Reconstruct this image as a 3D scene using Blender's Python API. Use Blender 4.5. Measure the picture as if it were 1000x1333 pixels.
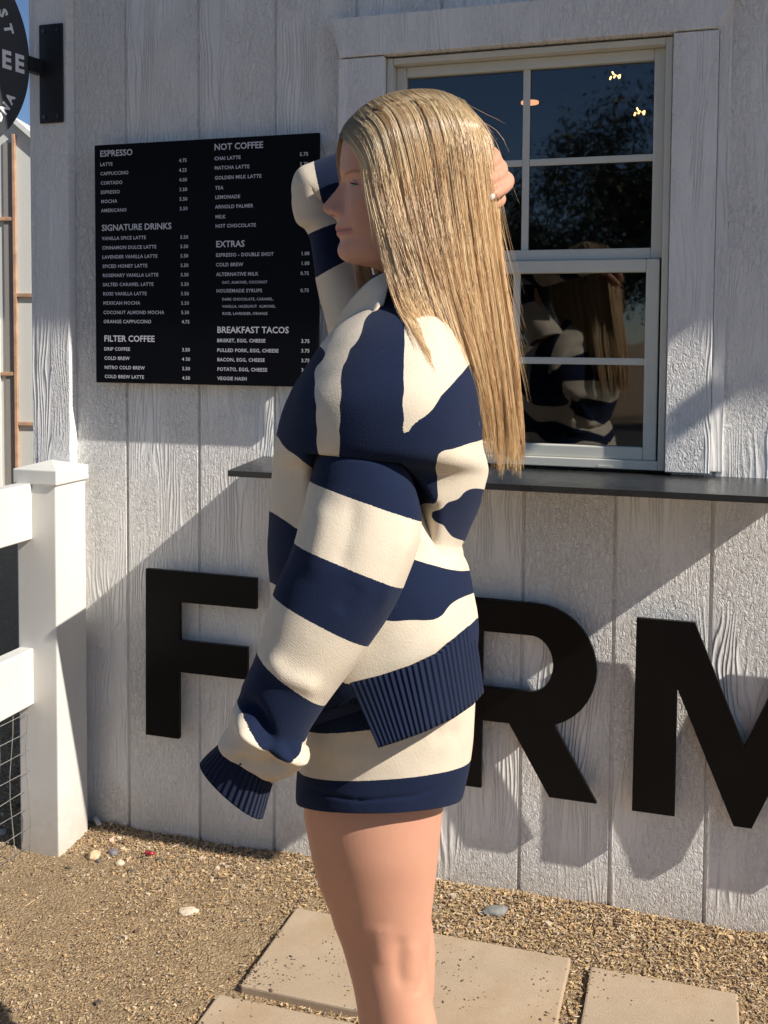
import bpy, bmesh, math, random
import numpy as np
from mathutils import Vector, Matrix, noise as mnoise

for o in list(bpy.data.objects):
    bpy.data.objects.remove(o)
S = bpy.context.scene
COL = S.collection
R = math.radians

# ------------------------------------------------------------------ camera
CAM = np.array([1.3903204, -2.2823255, 1.2752285])
YAW, PITCH, ROLL = R(17.2086), R(-2.89933), R(-0.402946)
FPX = 1330.0
def cam_axes():
    cx, sx = math.cos(PITCH), math.sin(PITCH)
    cy, sy = math.cos(YAW), math.sin(YAW)
    cr, sr = math.cos(ROLL), math.sin(ROLL)
    Ry = np.array([[cy, -sy, 0], [sy, cy, 0], [0, 0, 1]])
    Rx = np.array([[1, 0, 0], [0, cx, -sx], [0, sx, cx]])
    Rr = np.array([[cr, 0, sr], [0, 1, 0], [-sr, 0, cr]])
    return Ry @ Rx @ Rr @ np.array([[1, 0, 0], [0, 0, 1], [0, -1, 0.]])
AX = cam_axes()                      # columns: right, down, forward
cd = bpy.data.cameras.new('camera')
cam = bpy.data.objects.new('camera', cd)
COL.objects.link(cam)
M4 = Matrix.Identity(4)
for i in range(3):
    M4[i][0] = AX[i, 0]; M4[i][1] = -AX[i, 1]; M4[i][2] = -AX[i, 2]; M4[i][3] = CAM[i]
cam.matrix_world = M4
cd.sensor_fit = 'VERTICAL'
cd.sensor_height = 36
cd.lens = FPX / 1333 * 36
cd.shift_y = -156.48878 / 1333
cd.clip_start = 0.05
cd.clip_end = 2000
S.camera = cam

# ------------------------------------------------------------------ light
SUN = Vector((1, -0.195, 0.82)).normalized()     # towards the sun
w = bpy.data.worlds.new('World')
S.world = w
w.use_nodes = True
nt = w.node_tree
sky = nt.nodes.new('ShaderNodeTexSky')
sky.sky_type = 'NISHITA'
sky.sun_disc = False
sky.sun_elevation = math.asin(SUN.z)
sky.sun_rotation = math.atan2(SUN.x, SUN.y)
sky.altitude = 1500
sky.air_density = 1.0
sky.dust_density = 0.1
sky.ozone_density = 4.0
nt.nodes['Background'].inputs['Strength'].default_value = 0.068
nt.links.new(sky.outputs[0], nt.nodes['Background'].inputs[0])
ld = bpy.data.lights.new('sun', 'SUN')
ld.energy = 5.0
ld.angle = R(0.53)
ld.color = (1.0, 0.925, 0.82)
sun = bpy.data.objects.new('sun', ld)
COL.objects.link(sun)
sun.rotation_euler = SUN.to_track_quat('Z', 'Y').to_euler()
S.view_settings.view_transform = 'Standard'
S.view_settings.look = 'None'
S.view_settings.exposure = 0.46
S.view_settings.gamma = 1
S.view_settings.use_curve_mapping = False
S.cycles.max_bounces = 8
S.cycles.transparent_max_bounces = 16

rng = np.random.default_rng(7)
random.seed(5)

# ------------------------------------------------------------------ helpers
def tag(o, label=None, cat=None, group=None, kind=None):
    if label: o['label'] = label
    if cat: o['category'] = cat
    if group: o['group'] = group
    if kind: o['kind'] = kind
    return o
def empty(name, loc=(0, 0, 0), rz=0):
    o = bpy.data.objects.new(name, None)
    o.empty_display_size = 0.1
    COL.objects.link(o)
    o.location = loc
    o.rotation_euler = (0, 0, rz)
    return o
def mesh(name, V, F, mat=None, parent=None, smooth=False):
    me = bpy.data.meshes.new(name)
    me.from_pydata([tuple(map(float, v)) for v in V], [], [tuple(map(int, f)) for f in F])
    me.update()
    o = bpy.data.objects.new(name, me)
    COL.objects.link(o)
    if mat: me.materials.append(mat)
    if parent: o.parent = parent
    if smooth: me.polygons.foreach_set('use_smooth', [True] * len(me.polygons))
    return o
class MB:
    """collects shapes into one mesh"""
    def __init__(s): s.bm = bmesh.new()
    def box(s, x0, x1, y0, y1, z0, z1, bev=0.0, seg=2, mat=None):
        ret = bmesh.ops.create_cube(s.bm, size=1)
        vs = ret['verts']
        for v in vs:
            v.co = Vector(((x0 + x1) / 2 + v.co.x * (x1 - x0), (y0 + y1) / 2 + v.co.y * (y1 - y0), (z0 + z1) / 2 + v.co.z * (z1 - z0)))
            if mat is not None: v.co = mat @ v.co
        if bev > 0:
            es = list({e for v in vs for e in v.link_edges})
            bmesh.ops.bevel(s.bm, geom=es, offset=bev, segments=seg, affect='EDGES', profile=0.5)
        return s
    def prism(s, pts, y0, y1, bev=0.0, axis='y'):
        """closed outline in x,z extruded from y0 (front) to y1"""
        def P(a, b, y): return (a, y, b) if axis == 'y' else ((y, a, b) if axis == 'x' else (a, b, y))
        f = [s.bm.verts.new(P(a, b, y0)) for a, b in pts]
        k = [s.bm.verts.new(P(a, b, y1)) for a, b in pts]
        n = len(pts)
        ff = s.bm.faces.new(f)
        s.bm.faces.new(k[::-1])
        for i in range(n):
            s.bm.faces.new((f[i], k[i], k[(i + 1) % n], f[(i + 1) % n]))
        if bev > 0:
            bmesh.ops.bevel(s.bm, geom=list(ff.edges), offset=bev, segments=2, affect='EDGES', profile=0.5)
        return s
    def tube(s, pts, r, n=8, cap=True):
        pts = [Vector(p) for p in pts]
        rr = r if hasattr(r, '__len__') else [r] * len(pts)
        rings = []
        up = Vector((0.123, 0.31, 0.94))
        for i, p in enumerate(pts):
            d = (pts[min(i + 1, len(pts) - 1)] - pts[max(i - 1, 0)]).normalized()
            a = d.cross(up)
            if a.length < 1e-4: a = d.cross(Vector((1, 0, 0)))
            a.normalize(); b = d.cross(a)
            rings.append([s.bm.verts.new(p + (a * math.cos(2 * math.pi * k / n) + b * math.sin(2 * math.pi * k / n)) * rr[i]) for k in range(n)])
        for A, B in zip(rings, rings[1:]):
            for k in range(n):
                s.bm.faces.new((A[k], A[(k + 1) % n], B[(k + 1) % n], B[k]))
        if cap:
            s.bm.faces.new(rings[0][::-1]); s.bm.faces.new(rings[-1])
        return s
    def build(s, name, mat=None, parent=None, smooth=False):
        bmesh.ops.recalc_face_normals(s.bm, faces=s.bm.faces[:])
        me = bpy.data.meshes.new(name)
        s.bm.to_mesh(me); s.bm.free()
        o = bpy.data.objects.new(name, me)
        COL.objects.link(o)
        if mat: me.materials.append(mat)
        if parent: o.parent = parent
        if smooth: me.polygons.foreach_set('use_smooth', [True] * len(me.polygons))
        return o

# ------------------------------------------------------------------ materials
class NB:
    def __init__(s, name):
        s.m = bpy.data.materials.new(name); s.m.use_nodes = True
        s.t = s.m.node_tree; s.p = s.t.nodes['Principled BSDF']; s.out = s.t.nodes['Material Output']
    def n(s, typ, **kw):
        nd = s.t.nodes.new(typ)
        for k, v in kw.items():
            if k.startswith('i_'):
                key = k[2:]
                key = int(key) if key.isdigit() else key.replace('_', ' ')
                if isinstance(v, bpy.types.NodeSocket): s.t.links.new(v, nd.inputs[key])
                else: nd.inputs[key].default_value = v
            else: setattr(nd, k, v)
        return nd
    def math(s, op, a, b=None, c=None, clamp=False):
        nd = s.t.nodes.new('ShaderNodeMath'); nd.operation = op; nd.use_clamp = clamp
        for i, v in enumerate((a, b, c)):
            if v is None: continue
            if isinstance(v, bpy.types.NodeSocket): s.t.links.new(v, nd.inputs[i])
            else: nd.inputs[i].default_value = v
        return nd.outputs[0]
    def ramp(s, fac, stops, interp='LINEAR'):
        nd = s.t.nodes.new('ShaderNodeValToRGB'); cr = nd.color_ramp; cr.interpolation = interp
        while len(cr.elements) < len(stops): cr.elements.new(0.5)
        for e, (p, c) in zip(cr.elements, stops):
            e.position = p; e.color = (*c, 1) if len(c) == 3 else c
        s.t.links.new(fac, nd.inputs[0])
        return nd.outputs[0]
    def mix(s, fac, a, b, mode='MIX'):
        nd = s.t.nodes.new('ShaderNodeMix'); nd.data_type = 'RGBA'; nd.blend_type = mode
        for k, v in ((0, fac), (6, a), (7, b)):
            if isinstance(v, bpy.types.NodeSocket): s.t.links.new(v, nd.inputs[k])
            else: nd.inputs[k].default_value = v if k == 0 else ((*v, 1) if len(v) == 3 else v)
        return nd.outputs[2]
    def set(s, **kw):
        for k, v in kw.items():
            key = k.replace('_', ' ')
            if isinstance(v, bpy.types.NodeSocket): s.t.links.new(v, s.p.inputs[key])
            else: s.p.inputs[key].default_value = (*v, 1) if isinstance(v, tuple) and len(v) == 3 and 'Color' in key else v
        return s
    def bump(s, h, strength=1.0, dist=0.001, normal=None):
        nd = s.n('ShaderNodeBump', i_Strength=strength, i_Distance=dist, i_Height=h)
        if normal: s.t.links.new(normal, nd.inputs['Normal'])
        return nd.outputs[0]
    def coord(s, which='Object'): return s.n('ShaderNodeTexCoord').outputs[which]
    def mapping(s, v, scale=(1, 1, 1), loc=(0, 0, 0)):
        return s.n('ShaderNodeMapping', i_Vector=v, i_Scale=scale, i_Location=loc).outputs[0]
    def noise(s, v, scale, detail=2, rough=0.5, dist=0.0, out=0):
        return s.n('ShaderNodeTexNoise', i_Vector=v, i_Scale=scale, i_Detail=detail, i_Roughness=rough, i_Distortion=dist).outputs[out]

def simple(name, col, rough=0.5, metal=0.0, spec=0.5, var=0.0, vscale=20, bump=0.0, bscale=200, bdist=0.0005):
    b = NB(name)
    c = b.coord()
    if var > 0:
        f = b.noise(c, vscale, 4, 0.6)
        lo = tuple(x * (1 - var) for x in col); hi = tuple(min(1, x * (1 + var)) for x in col)
        b.set(Base_Color=b.ramp(f, [(0.3, lo), (0.7, hi)]))
        b.set(Roughness=b.math('ADD', b.math('MULTIPLY', f, 0.2), rough - 0.1))
    else:
        b.set(Base_Color=col, Roughness=rough)
    b.set(Metallic=metal); b.p.inputs['Specular IOR Level'].default_value = spec
    if bump > 0:
        b.set(Normal=b.bump(b.noise(c, bscale, 3, 0.6), bump, bdist))
    return b.m

def siding_material(name, col, cell=0.2032, amp=1.0):
    b = NB(name)
    c = b.coord()
    xyz = b.n('ShaderNodeSeparateXYZ', i_0=c)
    k = b.math('FLOOR', b.math('DIVIDE', b.math('ADD', xyz.outputs[0], 0.0001), cell))
    h1 = b.n('ShaderNodeTexWhiteNoise', noise_dimensions='1D', i_W=k).outputs[0]
    off = b.math('MULTIPLY', h1, 37.0)
    v = b.n('ShaderNodeCombineXYZ', i_X=xyz.outputs[0], i_Y=off, i_Z=xyz.outputs[2]).outputs[0]
    vs = b.mapping(v, (1, 1, 0.16))
    # cathedral grain: bands of a distorted vertical field
    low = b.noise(b.mapping(v, (1, 1, 0.15)), 8.0, 3, 0.55)
    fld = b.math('ADD', b.math('MULTIPLY', xyz.outputs[0], 120.0), b.math('MULTIPLY', low, 24.0))
    band = b.math('SINE', b.math('MULTIPLY', fld, 6.283 * 0.75))
    band = b.math('POWER', b.math('MULTIPLY', b.math('ADD', band, 1.0), 0.5), 2.2)
    # broken, knobbly ridges
    r1 = b.noise(vs, 150, 3, 0.55, 0.9)
    r2 = b.noise(b.mapping(v, (1, 1, 0.5)), 120, 3, 0.6, 0.8)
    ridge = b.math('SUBTRACT', 1.0, b.math('MULTIPLY', b.math('ABSOLUTE', b.math('SUBTRACT', r2, 0.5)), 6.0), clamp=True)
    zone = b.ramp(b.noise(b.mapping(v, (1, 1, 0.5)), 5.5, 2), [(0.36, (0, 0, 0)), (0.52, (1, 1, 1))])
    hA = b.math('ADD', b.math('MULTIPLY', band, 0.9), b.math('MULTIPLY', r1, 0.55))
    hB = b.math('ADD', b.math('MULTIPLY', ridge, 0.75), b.math('MULTIPLY', r1, 0.9))
    hm = b.n('ShaderNodeMix', data_type='FLOAT'); b.t.links.new(zone, hm.inputs[0]); b.t.links.new(hA, hm.inputs[2]); b.t.links.new(hB, hm.inputs[3])
    fine = b.noise(v, 700, 2, 0.6)
    h = b.math('ADD', hm.outputs[0], b.math('MULTIPLY', fine, 0.12))
    amp_z = b.math('ADD', b.math('MULTIPLY', b.noise(b.mapping(v, (1, 1, 0.6)), 4.0, 2), 1.0), 0.45)
    h = b.math('MULTIPLY', h, amp_z)
    b.set(Normal=b.bump(h, 1.0, 0.0033 * amp))
    dirt = b.noise(b.mapping(v, (1, 1, 0.25)), 9, 4, 0.6)
    colr = b.ramp(dirt, [(0.25, tuple(x * 0.93 for x in col)), (0.75, col)])
    # rain-splashed dust near the foot of the wall, nail dimples
    zf = b.math('ADD', xyz.outputs[2], b.math('MULTIPLY', b.math('SUBTRACT', b.noise(v, 22, 4, 0.7), 0.5), 0.16))
    splash = b.ramp(zf, [(0.0, (1, 1, 1)), (0.13, (0, 0, 0))])
    colr = b.mix(b.math('MULTIPLY', splash, 0.45), colr, (0.50, 0.41, 0.31))
    vo = b.n('ShaderNodeTexVoronoi', i_Vector=b.mapping(v, (1, 1, 1)), i_Scale=3.7)
    dot = b.ramp(vo.outputs[0], [(0.008, (1, 1, 1)), (0.013, (0, 0, 0))])
    colr = b.mix(b.math('MULTIPLY', dot, 0.85), colr, (0.10, 0.08, 0.07))
    b.set(Base_Color=colr, Roughness=0.62)
    b.p.inputs['Specular IOR Level'].default_value = 0.35
    return b.m

M = {}
M['siding'] = siding_material('white_painted_siding', (0.85, 0.84, 0.815))
M['trim'] = siding_material('white_painted_trim', (0.82, 0.815, 0.80), cell=0.1, amp=0.75)
M['black'] = simple('black_powder_coat', (0.012, 0.0125, 0.014), 0.42, 0, 0.4, 0.15, 8, 0.25, 900, 0.0001)
M['letter'] = simple('black_painted_metal', (0.004, 0.004, 0.0045), 0.36, 0, 0.14, 0.2, 6, 0.12, 60, 0.0003)
M['board'] = simple('black_menu_panel', (0.0025, 0.003, 0.005), 0.5, 0, 0.10, 0.1, 5)
M['print'] = simple('white_print', (0.60, 0.61, 0.66), 0.6)
M['signwhite'] = simple('white_sign_print', (0.85, 0.85, 0.86), 0.6)
M['signdark'] = simple('charcoal_sign_face', (0.045, 0.05, 0.06), 0.5, 0, 0.4, 0.1, 6)
M['shelf'] = simple('dark_shelf_laminate', (0.022, 0.022, 0.023), 0.28, 0, 0.5, 0.3, 12, 0.1, 300, 0.0002)
def vinyl():
    b = NB('white_vinyl'); c = b.coord()
    z = b.n('ShaderNodeSeparateXYZ', i_0=c).outputs[2]
    st = b.noise(b.mapping(c, (1, 1, 0.22)), 24, 4, 0.65)
    col = b.ramp(st, [(0.3, (0.63, 0.62, 0.58)), (0.62, (0.665, 0.655, 0.62))])
    dust = b.ramp(b.math('ADD', z, b.math('MULTIPLY', b.math('SUBTRACT', b.noise(c, 30, 4, 0.7), 0.5), 0.22)), [(0.0, (1, 1, 1)), (0.16, (0, 0, 0))])
    col = b.mix(b.math('MULTIPLY', dust, 0.5), col, (0.46, 0.38, 0.28))
    sp = b.ramp(b.n('ShaderNodeTexVoronoi', i_Vector=c, i_Scale=16).outputs[0], [(0.02, (1, 1, 1)), (0.045, (0, 0, 0))])
    sm_ = b.ramp(b.noise(b.mapping(c, (1, 1, 0.1)), 60, 3, 0.6), [(0.66, (0, 0, 0)), (0.74, (1, 1, 1))])
    col = b.mix(b.math('MULTIPLY', sp, 0.45), col, (0.30, 0.27, 0.23)); col = b.mix(b.math('MULTIPLY', sm_, 0.14), col, (0.40, 0.38, 0.35))
    b.set(Base_Color=col, Roughness=b.math('ADD', b.math('MULTIPLY', st, 0.2), 0.30), Normal=b.bump(b.noise(c, 14, 3), 0.12, 0.002))
    return b.m
M['vinyl'] = vinyl()
M['frame'] = simple('almond_vinyl_frame', (0.60, 0.60, 0.54), 0.42, 0, 0.45, 0.04, 10)
M['wire'] = simple('galvanised_wire', (0.55, 0.54, 0.52), 0.45, 0.8, 0.5, 0.2, 40)
M['screw'] = simple('dark_steel_screw', (0.10, 0.10, 0.11), 0.35, 0.9)
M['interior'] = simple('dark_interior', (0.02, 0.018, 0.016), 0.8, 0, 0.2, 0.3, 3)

# ------------------------------------------------------------------ ground
def ground_material():
    b = NB('decomposed_granite')
    c = b.coord()
    big = b.noise(c, 2.2, 4, 0.6)
    mid = b.noise(c, 14, 5, 0.65)
    fine = b.noise(c, 260, 4, 0.7)
    grit = b.n('ShaderNodeTexVoronoi', i_Vector=c, i_Scale=210).outputs[1]
    g = b.n('ShaderNodeSeparateColor', i_0=grit).outputs[0]
    base = b.ramp(mid, [(0.3, (0.22, 0.145, 0.080)), (0.5, (0.32, 0.222, 0.128)), (0.72, (0.40, 0.288, 0.172))])
    base = b.mix(b.math('MULTIPLY', big, 0.55), base, (0.34, 0.26, 0.165))
    base = b.mix(0.42, base, b.ramp(g, [(0.0, (0.12, 0.08, 0.05)), (0.45, (0.29, 0.20, 0.11)), (0.8, (0.43, 0.32, 0.19)), (1.0, (0.55, 0.45, 0.31))]))
    b.set(Base_Color=base, Roughness=0.95)
    b.p.inputs['Specular IOR Level'].default_value = 0.15
    vd = b.n('ShaderNodeTexVoronoi', i_Vector=c, i_Scale=190).outputs[0]
    h = b.math('ADD', b.math('MULTIPLY', vd, -0.8), b.math('ADD', b.math('MULTIPLY', fine, 0.7), b.math('MULTIPLY', mid, 1.2)))
    b.set(Normal=b.bump(h, 0.9, 0.006))
    return b.m
M['ground'] = ground_material()

PAVERS = [(0.556, 1.162, -0.222, -0.512), (1.204, 1.486, -0.238, -0.53), (0.527, 1.10, -0.547, -0.84)]
def ground_h(x, y):
    """gentle uneven ground, banked up a little at the wall foot"""
    h = 0.005 * mnoise.noise((x * 2.1, y * 2.1, 3.3)) + 0.006 * mnoise.noise((x * 7, y * 7, 1.3))
    h += 0.014 * math.exp(-((y + 0.0) / 0.06) ** 2) * (0.6 + 0.8 * mnoise.noise((x * 6, 0.5, 8.1))) if y > -0.4 else 0
    far = max(abs(x - 0.7) - 2.2, abs(y + 0.6) - 2.0, 0)
    return h * max(0, 1 - far / 2)
def build_ground():
    xs = np.concatenate([[-600, -150, -40, -15, -6, -3], np.arange(-1.6, 2.6, 0.03), [4, 7, 15, 40, 150, 600]])
    ys = np.concatenate([[-600, -150, -40, -15, -6, -4, -3], np.arange(-2.2, 0.3, 0.03), [0.6, 1.5, 3, 6, 15, 40, 150, 600]])
    V, F = [], []
    for y in ys:
        for x in xs:
            V.append((x, y, ground_h(x, y) if abs(x) < 5 and abs(y) < 5 else 0))
    n = len(xs)
    for j in range(len(ys) - 1):
        for i in range(n - 1):
            F.append((j * n + i, j * n + i + 1, (j + 1) * n + i + 1, (j + 1) * n + i))
    o = mesh('ground', V, F, M['ground'], smooth=True)
    tag(o, kind='structure')
build_ground()
M['bounce_cut'] = simple('dark_bounce_cut', (0.055, 0.054, 0.053), 0.9, 0, 0.3, 0.3, 30, 0.6, 180, 0.004)
o = mesh('bounce_cut_sheet', [(-60, -14, 0.006), (60, -14, 0.006), (60, -3.4, 0.006), (-60, -3.4, 0.006)], [(0, 1, 2, 3)], M['bounce_cut'])  # unseen dark sheet added to cut warm ground bounce on the upper wall
tag(o, kind='structure')

def in_paver(x, y, pad=0.0):
    for x0, x1, y1, y0 in PAVERS:
        if x0 - pad < x < x1 + pad and y0 - pad < y < y1 + pad: return True
    return False
def chip_mesh(name, items, mats):
    """thousands of small wood chips, pebbles and grit as one mesh with a few materials"""
    V, F, MI = [], [], []
    for (x, y, z, sx, sy, sz, rz, tx, mi) in items:
        b0 = len(V)
        cz, szn = math.cos(rz), math.sin(rz)
        jit = rng.uniform(0.75, 1.25, 8)
        k = 0
        for dz in (-1, 1):
            for dx, dy in ((-1, -0.6), (0.5, -1), (1, 0.6), (-0.5, 1)):
                px_, py_, pz_ = dx * sx * jit[k], dy * sy * jit[k], dz * sz * jit[k] * (0.75 if dz > 0 else 1) + dx * sx * tx
                k += 1
                V.append((x + px_ * cz - py_ * szn, y + px_ * szn + py_ * cz, z + pz_))
        F += [(b0, b0 + 3, b0 + 2, b0 + 1), (b0 + 4, b0 + 5, b0 + 6, b0 + 7)] + [(b0 + i, b0 + (i + 1) % 4, b0 + 4 + (i + 1) % 4, b0 + 4 + i) for i in range(4)]
        MI += [mi] * 6
    me = bpy.data.meshes.new(name)
    me.from_pydata(V, [], F)
    for m_ in mats: me.materials.append(m_)
    me.polygons.foreach_set('material_index', MI)
    me.update()
    o = bpy.data.objects.new(name, me)
    COL.objects.link(o)
    return o
CH = [simple('chip_tan', (0.42, 0.285, 0.15), 0.9, var=0.35, vscale=60), simple('chip_straw', (0.56, 0.41, 0.22), 0.9, var=0.25, vscale=60),
      simple('chip_brown', (0.20, 0.12, 0.07), 0.9, var=0.4, vscale=60), simple('grit_grey', (0.30, 0.245, 0.19), 0.9, var=0.4, vscale=60),
      simple('grit_dark', (0.09, 0.075, 0.06), 0.95, var=0.4, vscale=60), simple('grit_pale', (0.56, 0.46, 0.34), 0.9, var=0.2, vscale=60)]
def build_gravel():
    it = []
    n = 0
    while n < 46000:
        x = rng.uniform(-0.75, 1.95); y = -0.005 - abs(rng.uniform(0, 1)) ** 1.25 * 0.95
        if in_paver(x, y, 0.004):
            continue
        if x < -0.27: y = rng.uniform(-0.9, 0.8)
        # denser chips near the wall and at the right, packed sand with bare patches at the left
        dens = 0.45 + 0.55 * math.exp(-(y / 0.20) ** 2)
        bare = mnoise.noise((x * 4.3, y * 4.3, 5.5)) * 1.2 + 0.45 * mnoise.noise((x * 13, y * 13, 2.5))
        if x < 0.6: dens *= 0.95 if (bare < 0.0 or y > -0.15) else 0.15
        if rng.uniform() > dens: continue
        n += 1
        r = rng.uniform()
        woody = 0.60 if x > 0.45 else (0.35 if y > -0.17 else 0.45)
        z = ground_h(x, y)
        if r < woody:
            sc_ = 0.48 if x < 0.5 else 0.80
            L = (abs(rng.normal(0.0034, 0.0022)) + 0.0014) * sc_
            W = rng.uniform(0.0008, 0.0016) * sc_
            if rng.uniform() < 0.012: L = rng.uniform(0.006, 0.013); W = 0.0007
            it.append((x, y, z + 0.0022 + rng.uniform(0, 0.003), L, W, rng.uniform(0.0006, 0.0012), rng.uniform(0, 6.28), rng.normal(0, 0.25), int(rng.choice([0, 1, 2, 0, 5, 1]))))
        else:
            s_ = (abs(rng.normal(0.0015, 0.0013)) + 0.0008) * (0.60 if x < 0.5 else 0.80) * (2.0 if rng.uniform() < (0.16 if (x < 0.4 and y > -0.17) else 0.03) else 1)
            it.append((x, y, z + s_ * 0.4, s_, s_ * rng.uniform(0.6, 1), s_ * rng.uniform(0.5, 0.9), rng.uniform(0, 6.28), rng.normal(0, 0.2), int(rng.choice([3, 4, 0, 5, 2, 0, 1]))))
    # crumbs carried onto the slabs, mostly along their near wall edge at the left slab
    for i in range(1100):
        p = PAVERS[int(rng.choice([0, 0, 0, 0, 0, 0, 1, 2]))]
        x = p[0] + rng.uniform(0, 1) ** 2.6 * (p[1] - p[0]); y = p[2] - rng.uniform(0, 1) ** 1.2 * (p[2] - p[3])
        if mnoise.noise((x * 9, y * 9, 1)) < -0.05: continue
        s_ = abs(rng.normal(0.0006, 0.0006)) + 0.0004
        it.append((x, y, 0.0125 + s_ * 0.4, s_ * rng.uniform(0.8, 2.2), s_ * 0.8, s_ * 0.6, rng.uniform(0, 6.28), 0, int(rng.choice([2, 4, 3, 2, 4, 0]))))
    o = chip_mesh('gravel', it, CH)
    tag(o, 'wood chips, grit and pebbles scattered over the sandy ground', 'gravel', kind='stuff')
build_gravel()

def paver_material():
    b = NB('cast_concrete')
    c = b.coord()
    f = b.noise(c, 6, 5, 0.65); g = b.noise(c, 340, 4, 0.75)
    col = b.ramp(f, [(0.3, (0.35, 0.265, 0.18)), (0.7, (0.47, 0.365, 0.255))])
    col = b.mix(0.35, col, b.ramp(g, [(0.3, (0.25, 0.19, 0.13)), (0.6, (0.52, 0.42, 0.32))]))
    pits = b.ramp(b.n('ShaderNodeTexVoronoi', i_Vector=c, i_Scale=75).outputs[0], [(0.05, (1, 1, 1)), (0.11, (0, 0, 0))])
    pm = b.math('MULTIPLY', pits, b.ramp(b.noise(c, 18, 2), [(0.5, (0, 0, 0)), (0.6, (1, 1, 1))]))
    col = b.mix(pm, col, (0.16, 0.12, 0.085))
    dust = b.ramp(b.noise(c, 4.5, 5, 0.7), [(0.48, (0, 0, 0)), (0.68, (0.6, 0.6, 0.6))])
    col = b.mix(dust, col, (0.36, 0.25, 0.145))
    b.set(Base_Color=col, Roughness=0.92); b.p.inputs['Specular IOR Level'].default_value = 0.2
    b.set(Normal=b.bump(b.math('SUBTRACT', g, b.math('MULTIPLY', pm, 1.5)), 0.7, 0.0012))
    return b.m
M['paver'] = paver_material()
plabels = ['sandy concrete slab sprinkled with dark crumbs, lying behind the bare legs', 'smaller square-looking concrete slab with clean top, lying right of the gap in the path', 'concrete slab cut by the bottom edge of the photo, in front of the crumb-covered slab']
for (x0, x1, y1, y0), lb in zip(PAVERS, plabels):
    b = MB()
    ret = bmesh.ops.create_grid(b.bm, x_segments=1, y_segments=1, size=0.5)
    for v in ret['verts']: v.co = Vector((v.co.x * (x1 - x0), v.co.y * (y1 - y0), 0.0))
    r2 = bmesh.ops.extrude_face_region(b.bm, geom=b.bm.faces[:])
    for v in [g for g in r2['geom'] if isinstance(g, bmesh.types.BMVert)]: v.co.z = 0.032
    bmesh.ops.bevel(b.bm, geom=[e for e in b.bm.edges], offset=0.004, segments=2, affect='EDGES', profile=0.6)
    bmesh.ops.triangulate(b.bm, faces=b.bm.faces[:])
    o = b.build('paving_slab', M['paver'])
    o.location = ((x0 + x1) / 2, (y0 + y1) / 2, -0.020)
    tag(o, lb, 'paving slab', 'concrete slabs of the path')

def stone(x, y, r, name, label, cat, col, sq=0.7, seed=0, rot=0.0, asp=1.0):
    b = MB()
    bmesh.ops.create_icosphere(b.bm, subdivisions=3, radius=1)
    for v in b.bm.verts:
        d = v.co.normalized()
        k = 1 + 0.28 * mnoise.noise(d * 1.5 + Vector((seed, 0, 0))) + 0.10 * mnoise.noise(d * 4 + Vector((0, seed, 0)))
        p = d * k
        v.co = Vector((p.x * r * asp, p.y * r, max(p.z, -0.5) * r * sq))
    o = b.build(name, simple('stone_%d' % seed, col, 0.85, var=0.25, vscale=90, bump=0.5, bscale=300, bdist=0.0008), smooth=True)
    o.location = (x, y, ground_h(x, y) + r * sq * 0.35)
    o.rotation_euler = (0, 0, rot)
    tag(o, label, cat, 'loose stones on the gravel')
stone(-0.009, -0.150, 0.0155, 'rock', 'tan rounded rock at the foot of the white fence post', 'rock', (0.55, 0.40, 0.24), 0.8, 1)
stone(0.027, -0.122, 0.013, 'rock', 'dark blue-grey stone beside the tan rock near the fence post', 'rock', (0.16, 0.15, 0.16), 0.7, 2)
stone(-0.010, -0.069, 0.008, 'pebble', 'small pink pebble close to the wall beside the fence post', 'pebble', (0.60, 0.38, 0.30), 0.7, 3)
stone(0.070, -0.160, 0.011, 'rock', 'pale buff stone on the gravel in front of the red scrap', 'rock', (0.58, 0.47, 0.34), 0.6, 4)
stone(0.978, -0.083, 0.019, 'rock', 'flat slate-grey stone on wood chips below the letter R', 'rock', (0.20, 0.20, 0.19), 0.45, 5, 0.4, 1.5)
stone(0.326, -0.294, 0.017, 'rock', 'flat whitish stone lying alone on bare sand', 'rock', (0.62, 0.50, 0.38), 0.25, 6, 0.3, 1.4)
stone(0.015, -0.165, 0.007, 'pebble', 'tiny charcoal pebble touching the tan rock by the fence', 'pebble', (0.10, 0.09, 0.085), 0.8, 7)
stone(-0.30, -0.12, 0.012, 'rock', 'light grey stone at the foot of the wire mesh', 'rock', (0.45, 0.42, 0.38), 0.8, 8)
b = MB(); b.box(-0.017, 0.017, -0.006, 0.006, 0, 0.0016, 0.0005)
o = b.build('wood_splinter', simple('bleached_wood', (0.62, 0.58, 0.52), 0.8)); o.location = (-0.083, -0.020, 0.02); o.rotation_euler = (0.1, 0.25, -0.6)
tag(o, 'white splinter of wood wedged between fence post and wall', 'splinter')
b = MB()
for i in range(9):
    pass
b.tube([(-0.014 + 0.0035 * i, 0.002 * math.sin(i), 0.004 + 0.002 * math.sin(i * 1.7)) for i in range(9)], [0.001, 0.004, 0.0055, 0.004, 0.0058, 0.0045, 0.005, 0.004, 0.001], 7)
o = b.build('candy_wrapper', simple('red_foil', (0.35, 0.03, 0.04), 0.3, 0.3), smooth=True); o.location = (0.12, -0.104, ground_h(0.12, -0.104) + 0.002); o.rotation_euler = (0, 0, 0.3)
tag(o, 'crumpled dark red scrap of wrapper on the gravel by the wall', 'litter')

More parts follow.
